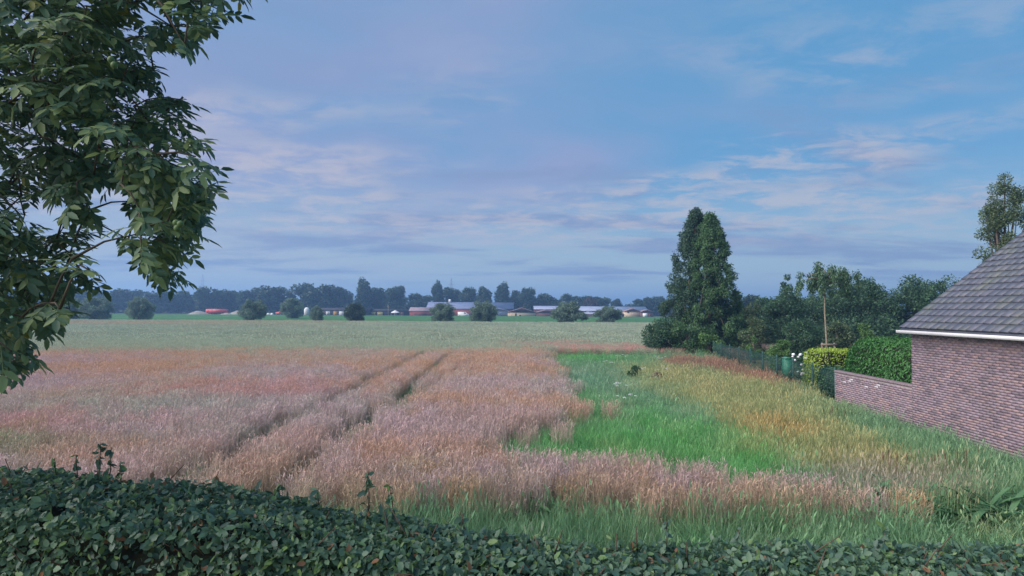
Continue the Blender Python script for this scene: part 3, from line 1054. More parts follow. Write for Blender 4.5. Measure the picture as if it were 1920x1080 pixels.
# garden tent
p = X_at(741, 292)
t = thing('garden_tent', 'small white garden tent in front of the dark shed', 'tent', (p, 292, 0))
V, T = lathe([(2.1, 1.7), (1.9, 1.95), (.1, 2.9), (0, 2.9)], 4)
obj('canopy', mesh_tris('canopy', V, T), m_white, t)
for a_ in range(4):
    V, T = tube([(1.95 * math.cos(a_ * math.pi / 2), 1.95 * math.sin(a_ * math.pi / 2), 0), (1.95 * math.cos(a_ * math.pi / 2), 1.95 * math.sin(a_ * math.pi / 2), 1.8)], .05, 5)
    obj('leg', mesh_tris('leg', V, T), m_white, t)


def wheel(parent, x, y, r, w_):
    V, T = lathe([(0, -w_ / 2), (r, -w_ / 2), (r, w_ / 2), (0, w_ / 2)], 12)
    V = V[:, [0, 2, 1]]
    me = mesh_tris('wheel', V, T)
    o = obj('wheel', me, m_rubber, parent)
    o.location = (x, y, r)
    V, T = lathe([(0, -w_ / 2 - .02), (r * .5, -w_ / 2 - .02), (r * .5, w_ / 2 + .02), (0, w_ / 2 + .02)], 10)
    V = V[:, [0, 2, 1]]
    obj('rim', mesh_tris('rim', V, T), m_steel, o)


# white van
p = X_at(869, 290)
t = thing('white_van', 'white van parked before the big red barn', 'van', (p, 290, 0))
V, T = poly_prism([(-2.6, .35), (-2.6, 2.15), (-2.45, 2.3), (1.0, 2.3), (1.6, 1.55), (2.45, 1.3), (2.6, .9), (2.6, .35)], 'y', -1, 1)
bd = obj('body', mesh_tris('body', V, T), m_white, t)
V, T = poly_prism([(.35, 1.5), (.35, 2.1), (.95, 2.1), (1.4, 1.5)], 'y', -1.03, -.99)
obj('window', mesh_tris('window', V, T), m_glassd, t)
for wx in (-1.6, 1.6):
    for wy in (-.88, .88):
        wheel(t, wx, wy, .36, .24)
# red trailer and its heaps
p = X_at(407, 296)
t = thing('farm_trailer', 'long red farm trailer among pale heaps at the meadow edge', 'trailer', (p, 296, 0))
V, T = poly_prism([(-5.2, 1.1), (-4.9, 3.0), (4.9, 3.0), (5.2, 1.1)], 'y', -1.2, 1.2)
obj('tub', mesh_tris('tub', V, T), m_redp, t)
for kx in range(-4, 5, 2):
    V, T = box(kx - .06, kx + .06, -1.28, -1.2, 1.1, 2.95)
    obj('side_rib', mesh_tris('side_rib', V, T), m_redp, t)
V, T = box(-5.0, 5.6, -.5, .5, .8, 1.08)
obj('chassis', mesh_tris('chassis', V, T), m_dark, t)
for wx in (-2.6, -1.2, 3.4):
    for wy in (-1.0, 1.0):
        wheel(t, wx, wy, .5, .4)


def heap(px, Y, rx, h, lab):
    t_ = X_at(px, Y)
    cs = []
    V, T = [], []
    nr, ns = 6, 16
    for i in range(nr + 1):
        u = i / nr
        for k_ in range(ns):
            a_ = 2 * math.pi * k_ / ns
            q = 1 + .18 * math.sin(a_ * 3 + rx) + .1 * R.uniform(-1, 1)
            V.append((rx * u * q * math.cos(a_), rx * .6 * u * q * math.sin(a_), h * (1 - u ** 1.4) * (1 + .15 * R.uniform(-1, 1)) - .02))
    for i in range(nr):
        for k_ in range(ns):
            j_ = (k_ + 1) % ns
            T += [(i * ns + k_, (i + 1) * ns + k_, (i + 1) * ns + j_), (i * ns + k_, (i + 1) * ns + j_, i * ns + j_)]
    o = obj('soil_heap', mesh_tris('soil_heap', V, T, smooth=True), m_heap)
    o.location = (t_, Y, 0)
    tag(o, lab, 'heap', 'heaps beside the trailer')


heap(372, 293, 6.5, 2.0, 'pale heap at the left end of the red trailer')
heap(447, 294, 6.0, 2.2, 'pale heap between the red trailer and the fourth willow bush')
heap(425, 290, 4.0, 1.2, 'low pale heap in front of the red trailer')
# small red machine with a raised chute, white bales
p = X_at(524, 294)
t = thing('farm_machine', 'small red farm machine with a raised chute behind the meadow', 'machine', (p, 294, 0))
V, T = poly_prism([(-1.6, .6), (-1.6, 1.5), (-.3, 1.9), (1.2, 1.6), (1.7, .6)], 'y', -.9, .9)
obj('body', mesh_tris('body', V, T), m_redp, t)
V, T = tube([(-.2, 0, 1.6), (1.2, 0, 3.0), (2.3, 0, 3.1)], [.35, .3, .22], 6)
obj('chute', mesh_tris('chute', V, T), m_redp, t)
for wx in (-.9, .9):
    for wy in (-1, 1):
        wheel(t, wx, wy, .5, .35)
for px, s in ((503, 'left'), (510, 'right')):
    V, T = lathe([(0, -.6), (.5, -.6), (.62, -.5), (.62, .5), (.5, .6), (0, .6)], 14)
    V = V[:, [2, 0, 1]]
    o = obj('wrapped_bale', mesh_tris('wrapped_bale', V, T), m_white)
    o.location = (X_at(px, 291), 291, .62)
    tag(o, 'white wrapped bale, %s one of the pair beside the red machine' % s, 'bale', 'white bales')
# white box
p = X_at(1209.5, 288)
t = thing('white_container', 'small white box trailer in front of the brown wooden shed', 'trailer', (p, 288, 0))
V, T = box(-.95, .95, -.8, .8, .45, 2.1)
obj('body', mesh_tris('body', V, T), m_white, t)
for wy in (-.85, .85):
    wheel(t, 0, wy, .32, .2)
V, T = box(-.05, .05, -1.6, -.8, .5, .6)
obj('drawbar', mesh_tris('drawbar', V, T), m_dark, t)


def pylon(px, top, Y, lab):
    q = atY(px, top, Y)
    h = q.z
    t_ = thing('power_pylon', lab, 'pylon', (q.x, Y, 0), .5, 'power pylons on the horizon')
    b0 = 3.4
    parts = []
    lv = [0, .16, .3, .43, .55, .66, .77, .88, 1.0]

    def hw(f):
        return b0 * (1 - f) ** 1.1 + .45
    for sx_, sy_ in ((1, 1), (1, -1), (-1, 1), (-1, -1)):
        parts.append(tube([(sx_ * hw(f), sy_ * hw(f), f * h) for f in lv], .16, 4))
    for a_, b_ in zip(lv[:-1], lv[1:]):
        for s in (-1, 1):
            for (p0, p1) in (((-hw(a_), s * hw(a_)), (hw(b_), s * hw(b_))), ((hw(a_), s * hw(a_)), (-hw(b_), s * hw(b_))),
                             ((s * hw(a_), -hw(a_)), (s * hw(b_), hw(b_))), ((s * hw(a_), hw(a_)), (s * hw(b_), -hw(b_)))):
                parts.append(tube([(p0[0], p0[1], a_ * h), (p1[0], p1[1], b_ * h)], .09, 4))
    V, T = join(parts)
    obj('lattice_mast', mesh_tris('lattice_mast', V, T), m_steel, t_)
    for f, L in ((.66, 7.5), (.80, 5.5)):
        V, T = join([tube([(-L, 0, f * h), (0, 0, f * h + 1.2), (L, 0, f * h)], .14, 4), tube([(-L, 0, f * h), (L, 0, f * h)], .14, 4)])
        obj('crossarm', mesh_tris('crossarm', V, T), m_steel, t_)


pylon(380, 514, 900, 'hazy power pylon above the trees over the red trailer')
pylon(846, 521, 980, 'hazy power pylon above the trees over the big barn')

# ------------------------------------------------------------------ garden side: brick wall, house, fence
m_bricks = [plain_mat('brick_violet', (0.30, 0.24, 0.27), (0.23, 0.18, 0.21), 9, .9, .1, .4, coords='World', stain=(0.13, 0.12, 0.13)),
            plain_mat('brick_red', (0.34, 0.25, 0.25), (0.26, 0.19, 0.20), 9, .9, .1, .4, coords='World', stain=(0.13, 0.12, 0.13)),
            plain_mat('brick_dark', (0.21, 0.17, 0.20), (0.16, 0.13, 0.15), 9, .9, .1, .4, coords='World', stain=(0.13, 0.12, 0.13)),
            plain_mat('brick_limed', (0.56, 0.54, 0.56), (0.36, 0.31, 0.33), 14, .95, .05, .4)]
m_mortar = plain_mat('mortar', (0.36, 0.33, 0.31), (0.27, 0.25, 0.24), 12, .95, .05, .5, coords='World', stain=(0.13, 0.12, 0.13))
m_cap = plain_mat('wall_capping', (0.24, 0.19, 0.20), (0.17, 0.14, 0.15), 6, .9, .1, .4, coords='World', stain=(0.13, 0.12, 0.13))
WX = 13.40


def brick_face(x, y0, y1, z0, z1, lime=()):
    out = []
    cz = z0
    row = 0
    while cz + .066 <= z1 + 1e-6:
        yy = y0 - (.126 if row % 2 else 0)
        while yy < y1 - .02:
            a0, a1 = max(yy, y0), min(yy + .240, y1)
            if a1 - a0 > .05:
                m_ = R.choices((0, 1, 2), (5, 3, 2))[0]
                for (ly, lz, lr) in lime:
                    if abs((a0 + a1) / 2 - ly) < lr and abs(cz - lz) < .17 and R.random() < .2:
                        m_ = 3
                d = round(R.uniform(0, .004), 3)
                v, t_ = box(x - .012 - d, x + .02, a0, a1, cz, cz + .066)
                out.append((v, t_, m_))
            yy += .252
        cz += .0775
        row += 1
    return out


gw = thing('garden_wall', 'low violet brick garden wall with pale lime spots under the conifer hedge', 'wall', (WX, 23, 0))
V, T = box(WX, WX + .24, 20.503, 25.4, -.2, 1.44)
obj('mortar_bed', mesh_tris('mortar_bed', V - np.array([WX, 23, 0]), T), m_mortar, gw)
bl = brick_face(WX, 20.512, 25.38, 0.0, 1.42, [(23.9, 1.22, .9), (22.9, 1.08, .7)])
bl.sort(key=lambda s: (s[0][:, 2].mean() < .25, -s[0][:, 1].mean() if False else 0))
pieces('brick', 'lower_bricks', bl, m_bricks, gw, (WX, 23, 0))
caps = []
yy = 20.51
while yy < 25.35:
    v, t_ = poly_prism([(WX - .03, 1.442), (WX - .03, 1.49), (WX + .03, 1.525), (WX + .21, 1.525), (WX + .27, 1.49), (WX + .27, 1.442)], 'y', yy + .004, yy + .116)
    caps.append((v, t_, 0))
    yy += .12
pieces('capping_brick', 'capping_bricks', caps, [m_cap], gw, (WX, 23, 0))

# neighbouring house beyond the wall, only its edge shows in the photograph
hs_ = thing('brick_house', 'single storey brick house with a dark tiled roof at the right edge', 'house', (WX, 14, 0))
V, T = box(WX, WX + 8.6, 7.0, 20.5, -.2, 3.6)
ho = np.array([WX, 14, 0])
obj('wall', mesh_tris('wall', V - ho, T), m_mortar, hs_)
V, T = poly_prism([(WX + .05, 3.6), (WX + 4.3, 6.85), (WX + 8.55, 3.6)], 'y', 7.05, 20.45)
obj('gable', mesh_tris('gable', V - ho, T), m_cap, hs_)
bl = brick_face(WX, 7.0, 20.5, 0, 3.55)
bl.sort(key=lambda s: (s[0][:, 1].mean() < 15.5, s[0][:, 2].mean() < .4, s[0][:, 1].mean()))
pieces('brick', 'more_bricks', bl, m_bricks, hs_, ho)
m_tiles = [plain_mat('roof_tile', (0.10, 0.11, 0.14), (0.07, 0.08, 0.10), 5, .5, .4, .3, coords='World', stain=(0.13, 0.15, 0.10)), plain_mat('roof_tile_worn', (0.13, 0.135, 0.16), (0.09, 0.095, 0.12), 5, .55, .4, .3, coords='World', stain=(0.13, 0.15, 0.10))]
sl = Vector((4.3, 0, 3.3)).normalized()
nr_ = Vector((-3.3, 0, 4.3)).normalized()
tl = []
for r_ in range(17):
    for c_ in range(46):
        b_ = Vector((WX - .30, 20.62 - (c_ + 1) * .302, 3.41)) + sl * (r_ * .335)
        vs = []
        for (u, wv, hh) in ((0, 0, .028), (0, .30, .040), (.40, .30, .012), (.40, 0, 0), (0, 0, .052), (0, .30, .068), (.40, .30, .036), (.40, 0, .024)):
            q = b_ + sl * u + Vector((0, wv, 0)) + nr_ * hh
            vs.append(tuple(q))
        tq = []
        for (a_, b2, c2_, d2) in ((0, 3, 2, 1), (4, 5, 6, 7), (0, 1, 5, 4), (1, 2, 6, 5), (2, 3, 7, 6), (3, 0, 4, 7)):
            tq += [(a_, b2, c2_), (a_, c2_, d2)]
        tl.append((np.array(vs), np.array(tq), R.choice((0, 0, 1))))
tl.sort(key=lambda s: s[0][:, 1].mean() < 15.6)
rfo = bpy.data.objects.new('roof', mesh_tris('roof', *(lambda v, t_: (v - ho, t_))(*poly_prism(
    [(WX - .32, 3.33), (WX + 4.3, 6.91), (WX + 8.9, 3.33), (WX + 8.9, 3.37), (WX + 4.3, 6.95), (WX - .32, 3.37)], 'y', 6.8, 20.6))))
C.objects.link(rfo); rfo.parent = hs_; rfo.data.materials.append(m_tiles[0])
pieces('roof_tile', 'more_roof_tiles', tl, m_tiles, rfo, ho)
V, T = poly_prism([(WX - .44, 3.25), (WX - .44, 3.35), (WX - .33, 3.35), (WX - .33, 3.25)], 'y', 6.8, 20.62)
obj('gutter', mesh_tris('gutter', V - ho, T), m_white, hs_)

# wire fence
m_fence = plain_mat('green_fence_paint', (0.02, 0.085, 0.065), (0.015, 0.06, 0.05), 4, .5, .4)
fe = thing('wire_fence', 'dark green wire garden fence running from the brick wall to the conifers', 'fence', (13.5, 25.5, 0))
F0, F1 = Vector((13.52, 25.6, 0)), Vector((15.5, 47.0, 0))
nf = 9
fd = (F1 - F0) / nf
for i in range(nf + 1):
    q = F0 + fd * i - Vector((13.5, 25.5, 0))
    V, T = box(-.035, .035, -.035, .035, -.2, 1.62)
    o = obj('post', mesh_tris('post', V, T), m_fence, fe)
    o.location = q
pv = []
L = fd.length
for k_ in range(int(L / .06)):
    pv.append(tube([(k_ * .06 + .03, 0, .05), (k_ * .06 + .03, 0, 1.52)], .0045, 3))
for k_ in range(8):
    for s in (-.008, .008):
        pv.append(tube([(0, s, .1 + k_ * .2), (L, s, .1 + k_ * .2)], .006, 3))
V, T = join(pv)
pme = mesh_tris('wire_panel', V, T)
pme.materials.append(m_fence)
ang = math.atan2(fd.y, fd.x)
for i in range(nf):
    o = obj('wire_panel', pme, None, fe)
    o.location = F0 + fd * i - Vector((13.5, 25.5, 0)) + Vector((-.045, 0, 0))
    o.rotation_euler = (0, 0, ang)

# green bin by the fence
p = atY(1469, 700, 33.5)
t = thing('green_bin', 'bright green upright panel box standing behind the wire fence', 'bin', (p.x + .2, 33.5, 0))
m_bin = plain_mat('green_plastic', (0.03, 0.22, 0.12), (0.025, 0.18, 0.10), 3, .4, .4)
V, T = join([box(-.19, .19, -.2, .2, .05, 1.35), box(-.16, .16, -.215, -.2, .2, 1.2)])
obj('body', mesh_tris('body', V, T), m_bin, t)
V, T = poly_prism([(-.21, 1.352), (-.21, 1.40), (0, 1.44), (.21, 1.40), (.21, 1.352)], 'y', -.24, .24)
obj('lid', mesh_tris('lid', V, T), m_bin, t)


# ------------------------------------------------------------------ clipped hedges
def shell_leaves(pts, nrm, leaf, wid, spread=.8, droop=.35):
    n_ = len(pts)
    N = unit(nrm + rand_unit(n_) * spread)
    dr = unit(rand_unit(n_) + np.array([0, 0, -droop]))
    L = leaf * rng.uniform(.6, 1.3, n_)
    return frames(dr, N), L, L * wid


def round_hedge(name, lab, cx_, cy_, hx_, hy_, h, leaf, wid, dens, mat, core, power=4.0, droop=.3, foot=0.05):
    t_ = thing(name, lab, 'hedge', (cx_, cy_, 0))
    area = 2 * (hx_ + hy_) * 2 * h + 4 * hx_ * hy_
    n_ = int(area * dens)
    d = rand_unit(n_ * 2)
    s = (np.abs(d) ** power).sum(1) ** (-1 / power)
    q = d * s[:, None]
    q = q[q[:, 2] > -.98][:n_]
    bump = 1 + .10 * (fbm(q[:, 0] * 3 + q[:, 1] * 2, q[:, 2] * 3, 1.3, 71) - .5) - .08 * rng.random(len(q)) ** 2
    q = q * bump[:, None]
    P = np.stack([q[:, 0] * hx_, q[:, 1] * hy_, foot + (q[:, 2] + 1) / 2 * (h - foot)], 1)
    M, L_, W_ = shell_leaves(P, q, leaf, wid, .8, droop)
    V, T = scatter(CARD_V, CARD_T, P, M, L_, W_)
    obj('foliage', mesh_tris('foliage', V, T), mat, t_, 'stuff')
    nu, nv = 20, 12
    cv, ct = [], []
    for j_ in range(nv + 1):
        for i_ in range(nu):
            th, ph = 2 * math.pi * i_ / nu, -math.pi / 2 + math.pi * j_ / nv
            dd = np.array([math.cos(th) * math.cos(ph), math.sin(th) * math.cos(ph), math.sin(ph)])
            dd = dd * (np.abs(dd) ** power).sum() ** (-1 / power) * .88
            cv.append((dd[0] * hx_, dd[1] * hy_, foot + (dd[2] + 1) / 2 * (h - foot)))
    for j_ in range(nv):
        for i_ in range(nu):
            a_, b_ = j_ * nu + i_, j_ * nu + (i_ + 1) % nu
            ct += [(a_, b_, b_ + nu), (a_, b_ + nu, a_ + nu)]
    obj('twigs_and_core', mesh_tris('twigs_and_core', cv, ct), core, t_)  # solid hull, coloured dark to stand in for shade between the leaves
    return t_


m_core = plain_mat('hedge_inside', (0.03, 0.035, 0.02), (0.02, 0.022, 0.014), 8, .95, .05, .8)  # near-black tone puts the shade inside the hedges into the colour
m_privet = foliage_mat('golden_privet_leaves', (0.22, 0.36, 0.04), (0.50, 0.62, 0.10), trans=.3, clump=2)
m_thuja = foliage_mat('thuja_leaves', (0.035, 0.13, 0.035), (0.09, 0.27, 0.06), trans=.2, clump=1.5)
m_ivy = foliage_mat('ivy_leaves', (0.02, 0.07, 0.04), (0.06, 0.15, 0.06), trans=.15, clump=2)
round_hedge('clipped_hedge', 'flat topped yellow green clipped hedge behind the end of the fence', 14.95, 28.4, 1.15, .8, 2.2, .075, .6, 420, m_privet, m_core, 9)
round_hedge('clipped_hedge', 'rounded dark green conifer hedge above the brick wall', 15.0, 23.4, 1.0, 3.0, 2.95, .13, .35, 380, m_thuja, m_core, 3.6, .9)
round_hedge('ivy_bush', 'dark ivy mound on the fence below the yellow green hedge', 14.05, 26.6, .48, .95, 1.55, .09, .7, 420, m_ivy, m_core, 3.0, .5)

# ------------------------------------------------------------------ garden trees and shrubs
m_cyp = foliage_mat('cypress_leaves', (0.045, 0.11, 0.05), (0.13, 0.25, 0.085), trans=.3, clump=.6)
m_cypd = foliage_mat('dark_cypress_leaves', (0.032, 0.078, 0.052), (0.08, 0.155, 0.08), trans=.3, clump=.6)
m_gard = foliage_mat('garden_tree_leaves', (0.040, 0.095, 0.055), (0.11, 0.215, 0.095), trans=.35, clump=.4)
m_gard2 = foliage_mat('light_garden_leaves', (0.07, 0.16, 0.05), (0.17, 0.30, 0.08), trans=.3, clump=.8)
m_gard3 = foliage_mat('olive_garden_leaves', (0.065, 0.11, 0.055), (0.16, 0.225, 0.10), trans=.3, clump=.8)


def garden_tree(name, lab, cat, px, top, Y, hw_px, crown_low, leaves, leaf, mat, bark=None, shape=None, k=38, rc=.30, wid=.55, droop=.3, tr=.16, limbs=9, lean=0.0):
    q = atY(px, top, Y)
    h = q.z
    r = hw_px / F * Y
    t_ = thing(name, lab, cat, (q.x, Y, 0))
    cz = h * (1 + crown_low) / 2
    rz = h * (1 - crown_low) / 2
    cl = oval_clumps(k, cz, r, rz, r * rc, shape=shape or (lambda t: 1.1 - .5 * abs(t - .4)))
    cl = [c for c in cl if c[2] > .2]
    obj('crown', crown_mesh('crown', cl, leaves, leaf, wid, droop), mat, t_, 'stuff' if False else None)
    obj('trunk', trunk_mesh('trunk', max(h * .62, .4), tr, cl, limbs, 7, lean), bark or m_bark, t_)
    return t_


def cypress(lab, px, top, Y, hw_px, leaves, mat, seed_shape):
    q = atY(px, top, Y)
    h, r = q.z, hw_px / F * Y
    t_ = thing('conifer_tree', lab, 'conifer', (q.x, Y, 0))
    cl = []
    for i_ in range(420):
        z = h * (R.random() ** .8) * .985 + .15
        f = z / h
        rr = r * seed_shape(f) * math.sqrt(R.uniform(.25, 1.0)) * (R.uniform(1.0, 1.16) if R.random() < .3 else 1)
        a_ = R.uniform(0, 6.28)
        cl.append((rr * math.cos(a_), rr * math.sin(a_), min(z, h - .12), r * .17 * R.uniform(.4, 1.45) * (1 - .4 * f)))
    for i_ in range(16):      # loose leader sprigs at the top
        a_ = R.uniform(0, 6.28)
        cl.append((.16 * r * math.cos(a_), .16 * r * math.sin(a_), h * R.uniform(.90, 1.02), R.uniform(.07, .16)))
    obj('crown', crown_mesh('crown', cl, leaves, .19, .42, .8, 1.1, True, 1.35), mat, t_)
    obj('trunk', trunk_mesh('trunk', h * .96, .22, cl, 16, 7), m_bark, t_)


cyp_shape = lambda f: float(np.interp(f, [0, .3, .5, .7, .85, .95, 1], [1.55, 1.32, 1.02, .72, .46, .25, .07]))
cypress('tall dark conifer, the left and higher of the joined pair', 1303, 394, 54.5, 48, 34000, m_cypd, cyp_shape)
cypress('tall green conifer, the right one of the joined pair', 1332, 404, 53.0, 49, 42000, m_cyp, cyp_shape)
garden_tree('garden_shrub', 'spreading dark shrub at the left foot of the conifers', 'shrub', 1243, 596, 51.5, 36, .05, 5200, .17, m_gard, k=34, droop=.1)
garden_tree('garden_shrub', 'bright leafy shrub at the right foot of the conifers', 'shrub', 1330, 618, 49.5, 26, .05, 3600, .15, m_gard2, k=24)
garden_tree('garden_shrub', 'dark green shrub at the front foot of the conifers', 'shrub', 1288, 600, 50.5, 36, .04, 5000, .17, m_cyp, k=34)
garden_tree('garden_tree', 'dark tangled tree directly right of the conifers', 'tree', 1385, 560, 58, 40, .22, 6500, .2, m_gard3, k=40, limbs=16)
garden_tree('garden_tree', 'broad dark garden tree with a thin leader at its top', 'tree', 1475, 532, 60, 48, .12, 9500, .22, m_gard, k=46)
garden_tree('garden_tree', 'slim dark leader tree poking above the broad garden tree', 'tree', 1473, 512, 61, 11, .45, 1500, .2, m_gard, k=18, rc=.5)
garden_tree('garden_tree', 'broad dark garden tree behind the thin trunked tree', 'tree', 1585, 520, 64, 52, .10, 10500, .23, m_gard, k=48)
garden_tree('garden_tree', 'dark garden tree behind the conifer hedge', 'tree', 1648, 516, 62, 44, .10, 8500, .23, m_gard, k=44)
garden_tree('garden_tree', 'wide dark garden tree beyond the brick house roof', 'tree', 1740, 500, 60, 62, .10, 9500, .25, m_gard, k=46)
garden_tree('garden_shrub', 'olive brown shrub behind the fence near the conifers', 'shrub', 1413, 588, 49, 27, .06, 4200, .14, m_gard3, k=30, limbs=12)
garden_tree('garden_shrub', 'light green shrub just behind the middle of the fence', 'shrub', 1459, 640, 41, 26, .10, 3600, .13, m_gard2, k=26)
garden_tree('garden_shrub', 'mid green shrub under the broad garden trees', 'shrub', 1508, 592, 46, 36, .08, 6000, .16, m_gard, k=34)
garden_tree('garden_shrub', 'grey green shrub right of the thin trunked tree', 'shrub', 1572, 600, 47, 30, .08, 4600, .16, m_gard3, k=30)
garden_tree('garden_shrub', 'leafy green shrub behind the rounded conifer hedge', 'shrub', 1634, 598, 40, 26, .08, 4200, .15, m_gard2, k=26)
garden_tree('garden_shrub', 'small leafy shrub behind the fence beside the conifer foot', 'shrub', 1412, 622, 46, 14, .05, 1600, .13, m_gard2, k=14)
garden_tree('garden_tree', 'dark tree filling the gap right of the tangled tree', 'tree', 1438, 562, 66, 34, .08, 7000, .24, m_gard, k=40)
garden_tree('garden_tree', 'dark tree directly behind the thin pale trunk', 'tree', 1535, 540, 68, 44, .06, 9000, .25, m_gard, k=44)
garden_tree('garden_tree', 'dark tree between the two broad garden trees at the back', 'tree', 1622, 528, 70, 44, .06, 9000, .25, m_gard, k=44)
gc = [(R.uniform(19, 46), R.uniform(57, 66), R.uniform(.3, 2.8), R.uniform(.7, 1.3)) for _ in range(150)]
uo = obj('undergrowth', crown_mesh('undergrowth', gc, 24000, .26, .6, .2), m_gard, None, 'stuff')
tag(uo, 'dark undergrowth below the garden trees behind the fence', 'undergrowth')
# tall poplar-like tree above the house
garden_tree('poplar_tree', 'tall airy tree rising at the far right edge', 'tree', 1880, 305, 36, 58, .28, 11000, .13, m_gard3, k=80, rc=.22, shape=lambda t: 1.25 - .85 * t, limbs=24, tr=.2)
garden_tree('garden_tree', 'lower leafy tree beside the tall airy tree', 'tree', 1935, 372, 37, 34, .25, 5200, .16, m_gard, k=30)

# thin trunked young tree with drooping crown and its support
q = atY(1545, 489, 38)
t = thing('young_tree', 'thin pale trunked young tree with a drooping umbrella crown', 'tree', (q.x + .05, 38, 0))
h = q.z
tr_pts = [(.06, 0, -.1), (.05, 0, h * .3), (-.04, 0, h * .55), (-.02, 0, h * .8), (.02, 0, h * .93)]
parts = [tube(tr_pts, [.062, .056, .05, .045, .03], 8)]
cl = []
for i_ in range(24):
    a_ = i_ * 2.4
    rr = R.uniform(.25, 1.75)
    z = h * (.985 - .05 * rr) + R.uniform(-.75, .1)
    s = Vector((0, 0, h * R.uniform(.74, .86)))
    e = Vector((rr * math.cos(a_), rr * math.sin(a_), z))
    parts.append(tube([s, s.lerp(e, .5) + Vector((0, 0, .15)), e], [.035, .025, .012], 5))
    for d_ in range(6):
        f = d_ / 5
        cl.append((e.x * (1 + .10 * f), e.y * (1 + .10 * f), e.z - 1.45 * f * R.uniform(.3, 1.1), .24 * (1 - .3 * f)))
V, T = join(parts)
obj('trunk', mesh_tris('trunk', V, T, smooth=True), m_palebark, t)
m_young = foliage_mat('young_tree_leaves', (0.045, 0.11, 0.06), (0.13, 0.23, 0.11), trans=.25, clump=1)
obj('crown', crown_mesh('crown', cl, 2700, .19, .40, 1.4, .8), m_young, t)
t = thing('tree_support', 'weathered wooden rail frame around the thin pale trunk', 'stake', (q.x + .05, 37.7, 0))
for s in (-.38, .38):
    V, T = tube([(s, 0, -.2), (s, 0, 2.0)], .05, 7)
    obj('post', mesh_tris('post', V, T), m_pole, t)
V, T = box(-.5, .5, -.11, -.06, 1.84, 1.95)
obj('rail', mesh_tris('rail', V, T), m_pole, t)

# white flowering bush behind the fence
q = atY(1503, 660, 31)
t = thing('flowering_bush', 'bush with big white blossoms behind the wire fence', 'bush', (q.x + .1, 31, 0))
cl = [(R.uniform(-.55, .55), R.uniform(-.3, .3), R.uniform(.3, q.z - .25), .22) for _ in range(24)]
obj('foliage', crown_mesh('foliage', cl, 2200, .09, .65), m_ivy, t, 'stuff')
m_blossom = plain_mat('white_blossom', (0.82, 0.82, 0.84), (0.70, 0.72, 0.74), 20, .8, .1, .6)
bv, bt = lathe([(0, -.05), (.045, -.035), (.07, 0), (.06, .035), (.03, .055), (0, .06)], 8)
bv *= 1 + .12 * rng.normal(size=(len(bv), 1)).clip(-1, 1)
bme = mesh_tris('blossom', bv, bt); bme.materials.append(m_blossom)
for i_ in range(34):
    o = obj('blossom', bme, None, t)
    z = q.z - abs(R.gauss(0, .45)) if i_ < 26 else R.uniform(.5, 1.2)
    o.location = (R.gauss(0, .34), -.38 + R.uniform(-.1, .1), max(z, .3))
    s = R.uniform(.7, 1.25); o.scale = (s, s, s); o.rotation_euler = (R.uniform(-.6, .6), R.uniform(-.6, .6), R.uniform(0, 6))

# ------------------------------------------------------------------ weeds and flowers in the grass
m_dock = foliage_mat('dock_leaves', (0.05, 0.14, 0.065), (0.13, 0.26, 0.11), rough=.55, trans=.25, clump=3)
m_stalk = plain_mat('green_stalk', (0.12, 0.18, 0.06), (0.09, 0.13, 0.05), 9, .8, .2)
m_browns = plain_mat('brown_stalk', (0.16, 0.10, 0.06), (0.11, 0.07, 0.045), 9, .9, .1)


def leaf_strip(base, d, up, L, w_, curl):
    """one long dock or horseradish leaf as a curved blade with a fold"""
    k_ = 6
    side = Vector((-d.y, d.x, 0)).normalized()
    V = []
    for i_ in range(k_ + 1):
        u = i_ / k_
        c = base + d * (L * u * (.55 + .45 * u * curl)) + Vector((0, 0, up * L * (u - .55 * curl * u * u)))
        ww = w_ * math.sin(math.pi * min(1, .06 + u * .94)) ** .7 * (1 if u < .98 else .1)
        V += [c - side * ww + Vector((0, 0, .03 * L)), c, c + side * ww + Vector((0, 0, .03 * L))]
    T = []
    for i_ in range(k_):
        a_ = i_ * 3
        for s in (0, 1):
            T += [(a_ + s, a_ + s + 1, a_ + s + 4), (a_ + s, a_ + s + 4, a_ + s + 3)]
    return np.array([tuple(v) for v in V]), np.array(T)


def dock_plant(px, py, z, lab, nl, size, spread=.12):
    d0 = ray(px, py)
    q = Vector((0, 0, CAMZ)) + d0 * ((z - CAMZ) / d0.z)
    t_ = thing('dock_plant', lab, 'plant', (q.x, q.y, 0), 0, 'broad leaved weeds before the hedge')
    for i_ in range(nl):
        a_ = R.uniform(0, 6.28)
        V, T = leaf_strip(Vector((R.gauss(0, spread), R.gauss(0, spread), .02)), Vector((math.cos(a_), math.sin(a_), 0)), R.uniform(.85, 1.3), size * R.uniform(.6, 1.1), size * R.uniform(.07, .12), R.uniform(.6, 1.35))
        obj('leaf', mesh_tris('leaf', V, T, smooth=True), m_dock, t_)


dock_plant(1578, 950, .3, 'light green broad leaved clump in the grass before the hedge', 30, .7, .2)
dock_plant(1725, 945, .3, 'dark broad leaved clump, taller and left of its neighbour', 48, .74, .36)
dock_plant(1800, 935, .3, 'dark broad leaved clump near the right end of the hedge', 46, .72, .4)
dock_plant(1880, 955, .3, 'low broad leaved clump at the right edge above the hedge', 36, .66, .34)
dock_plant(1010, 945, .3, 'narrow green clump at the foot of the wheat edge', 16, .75, .14)


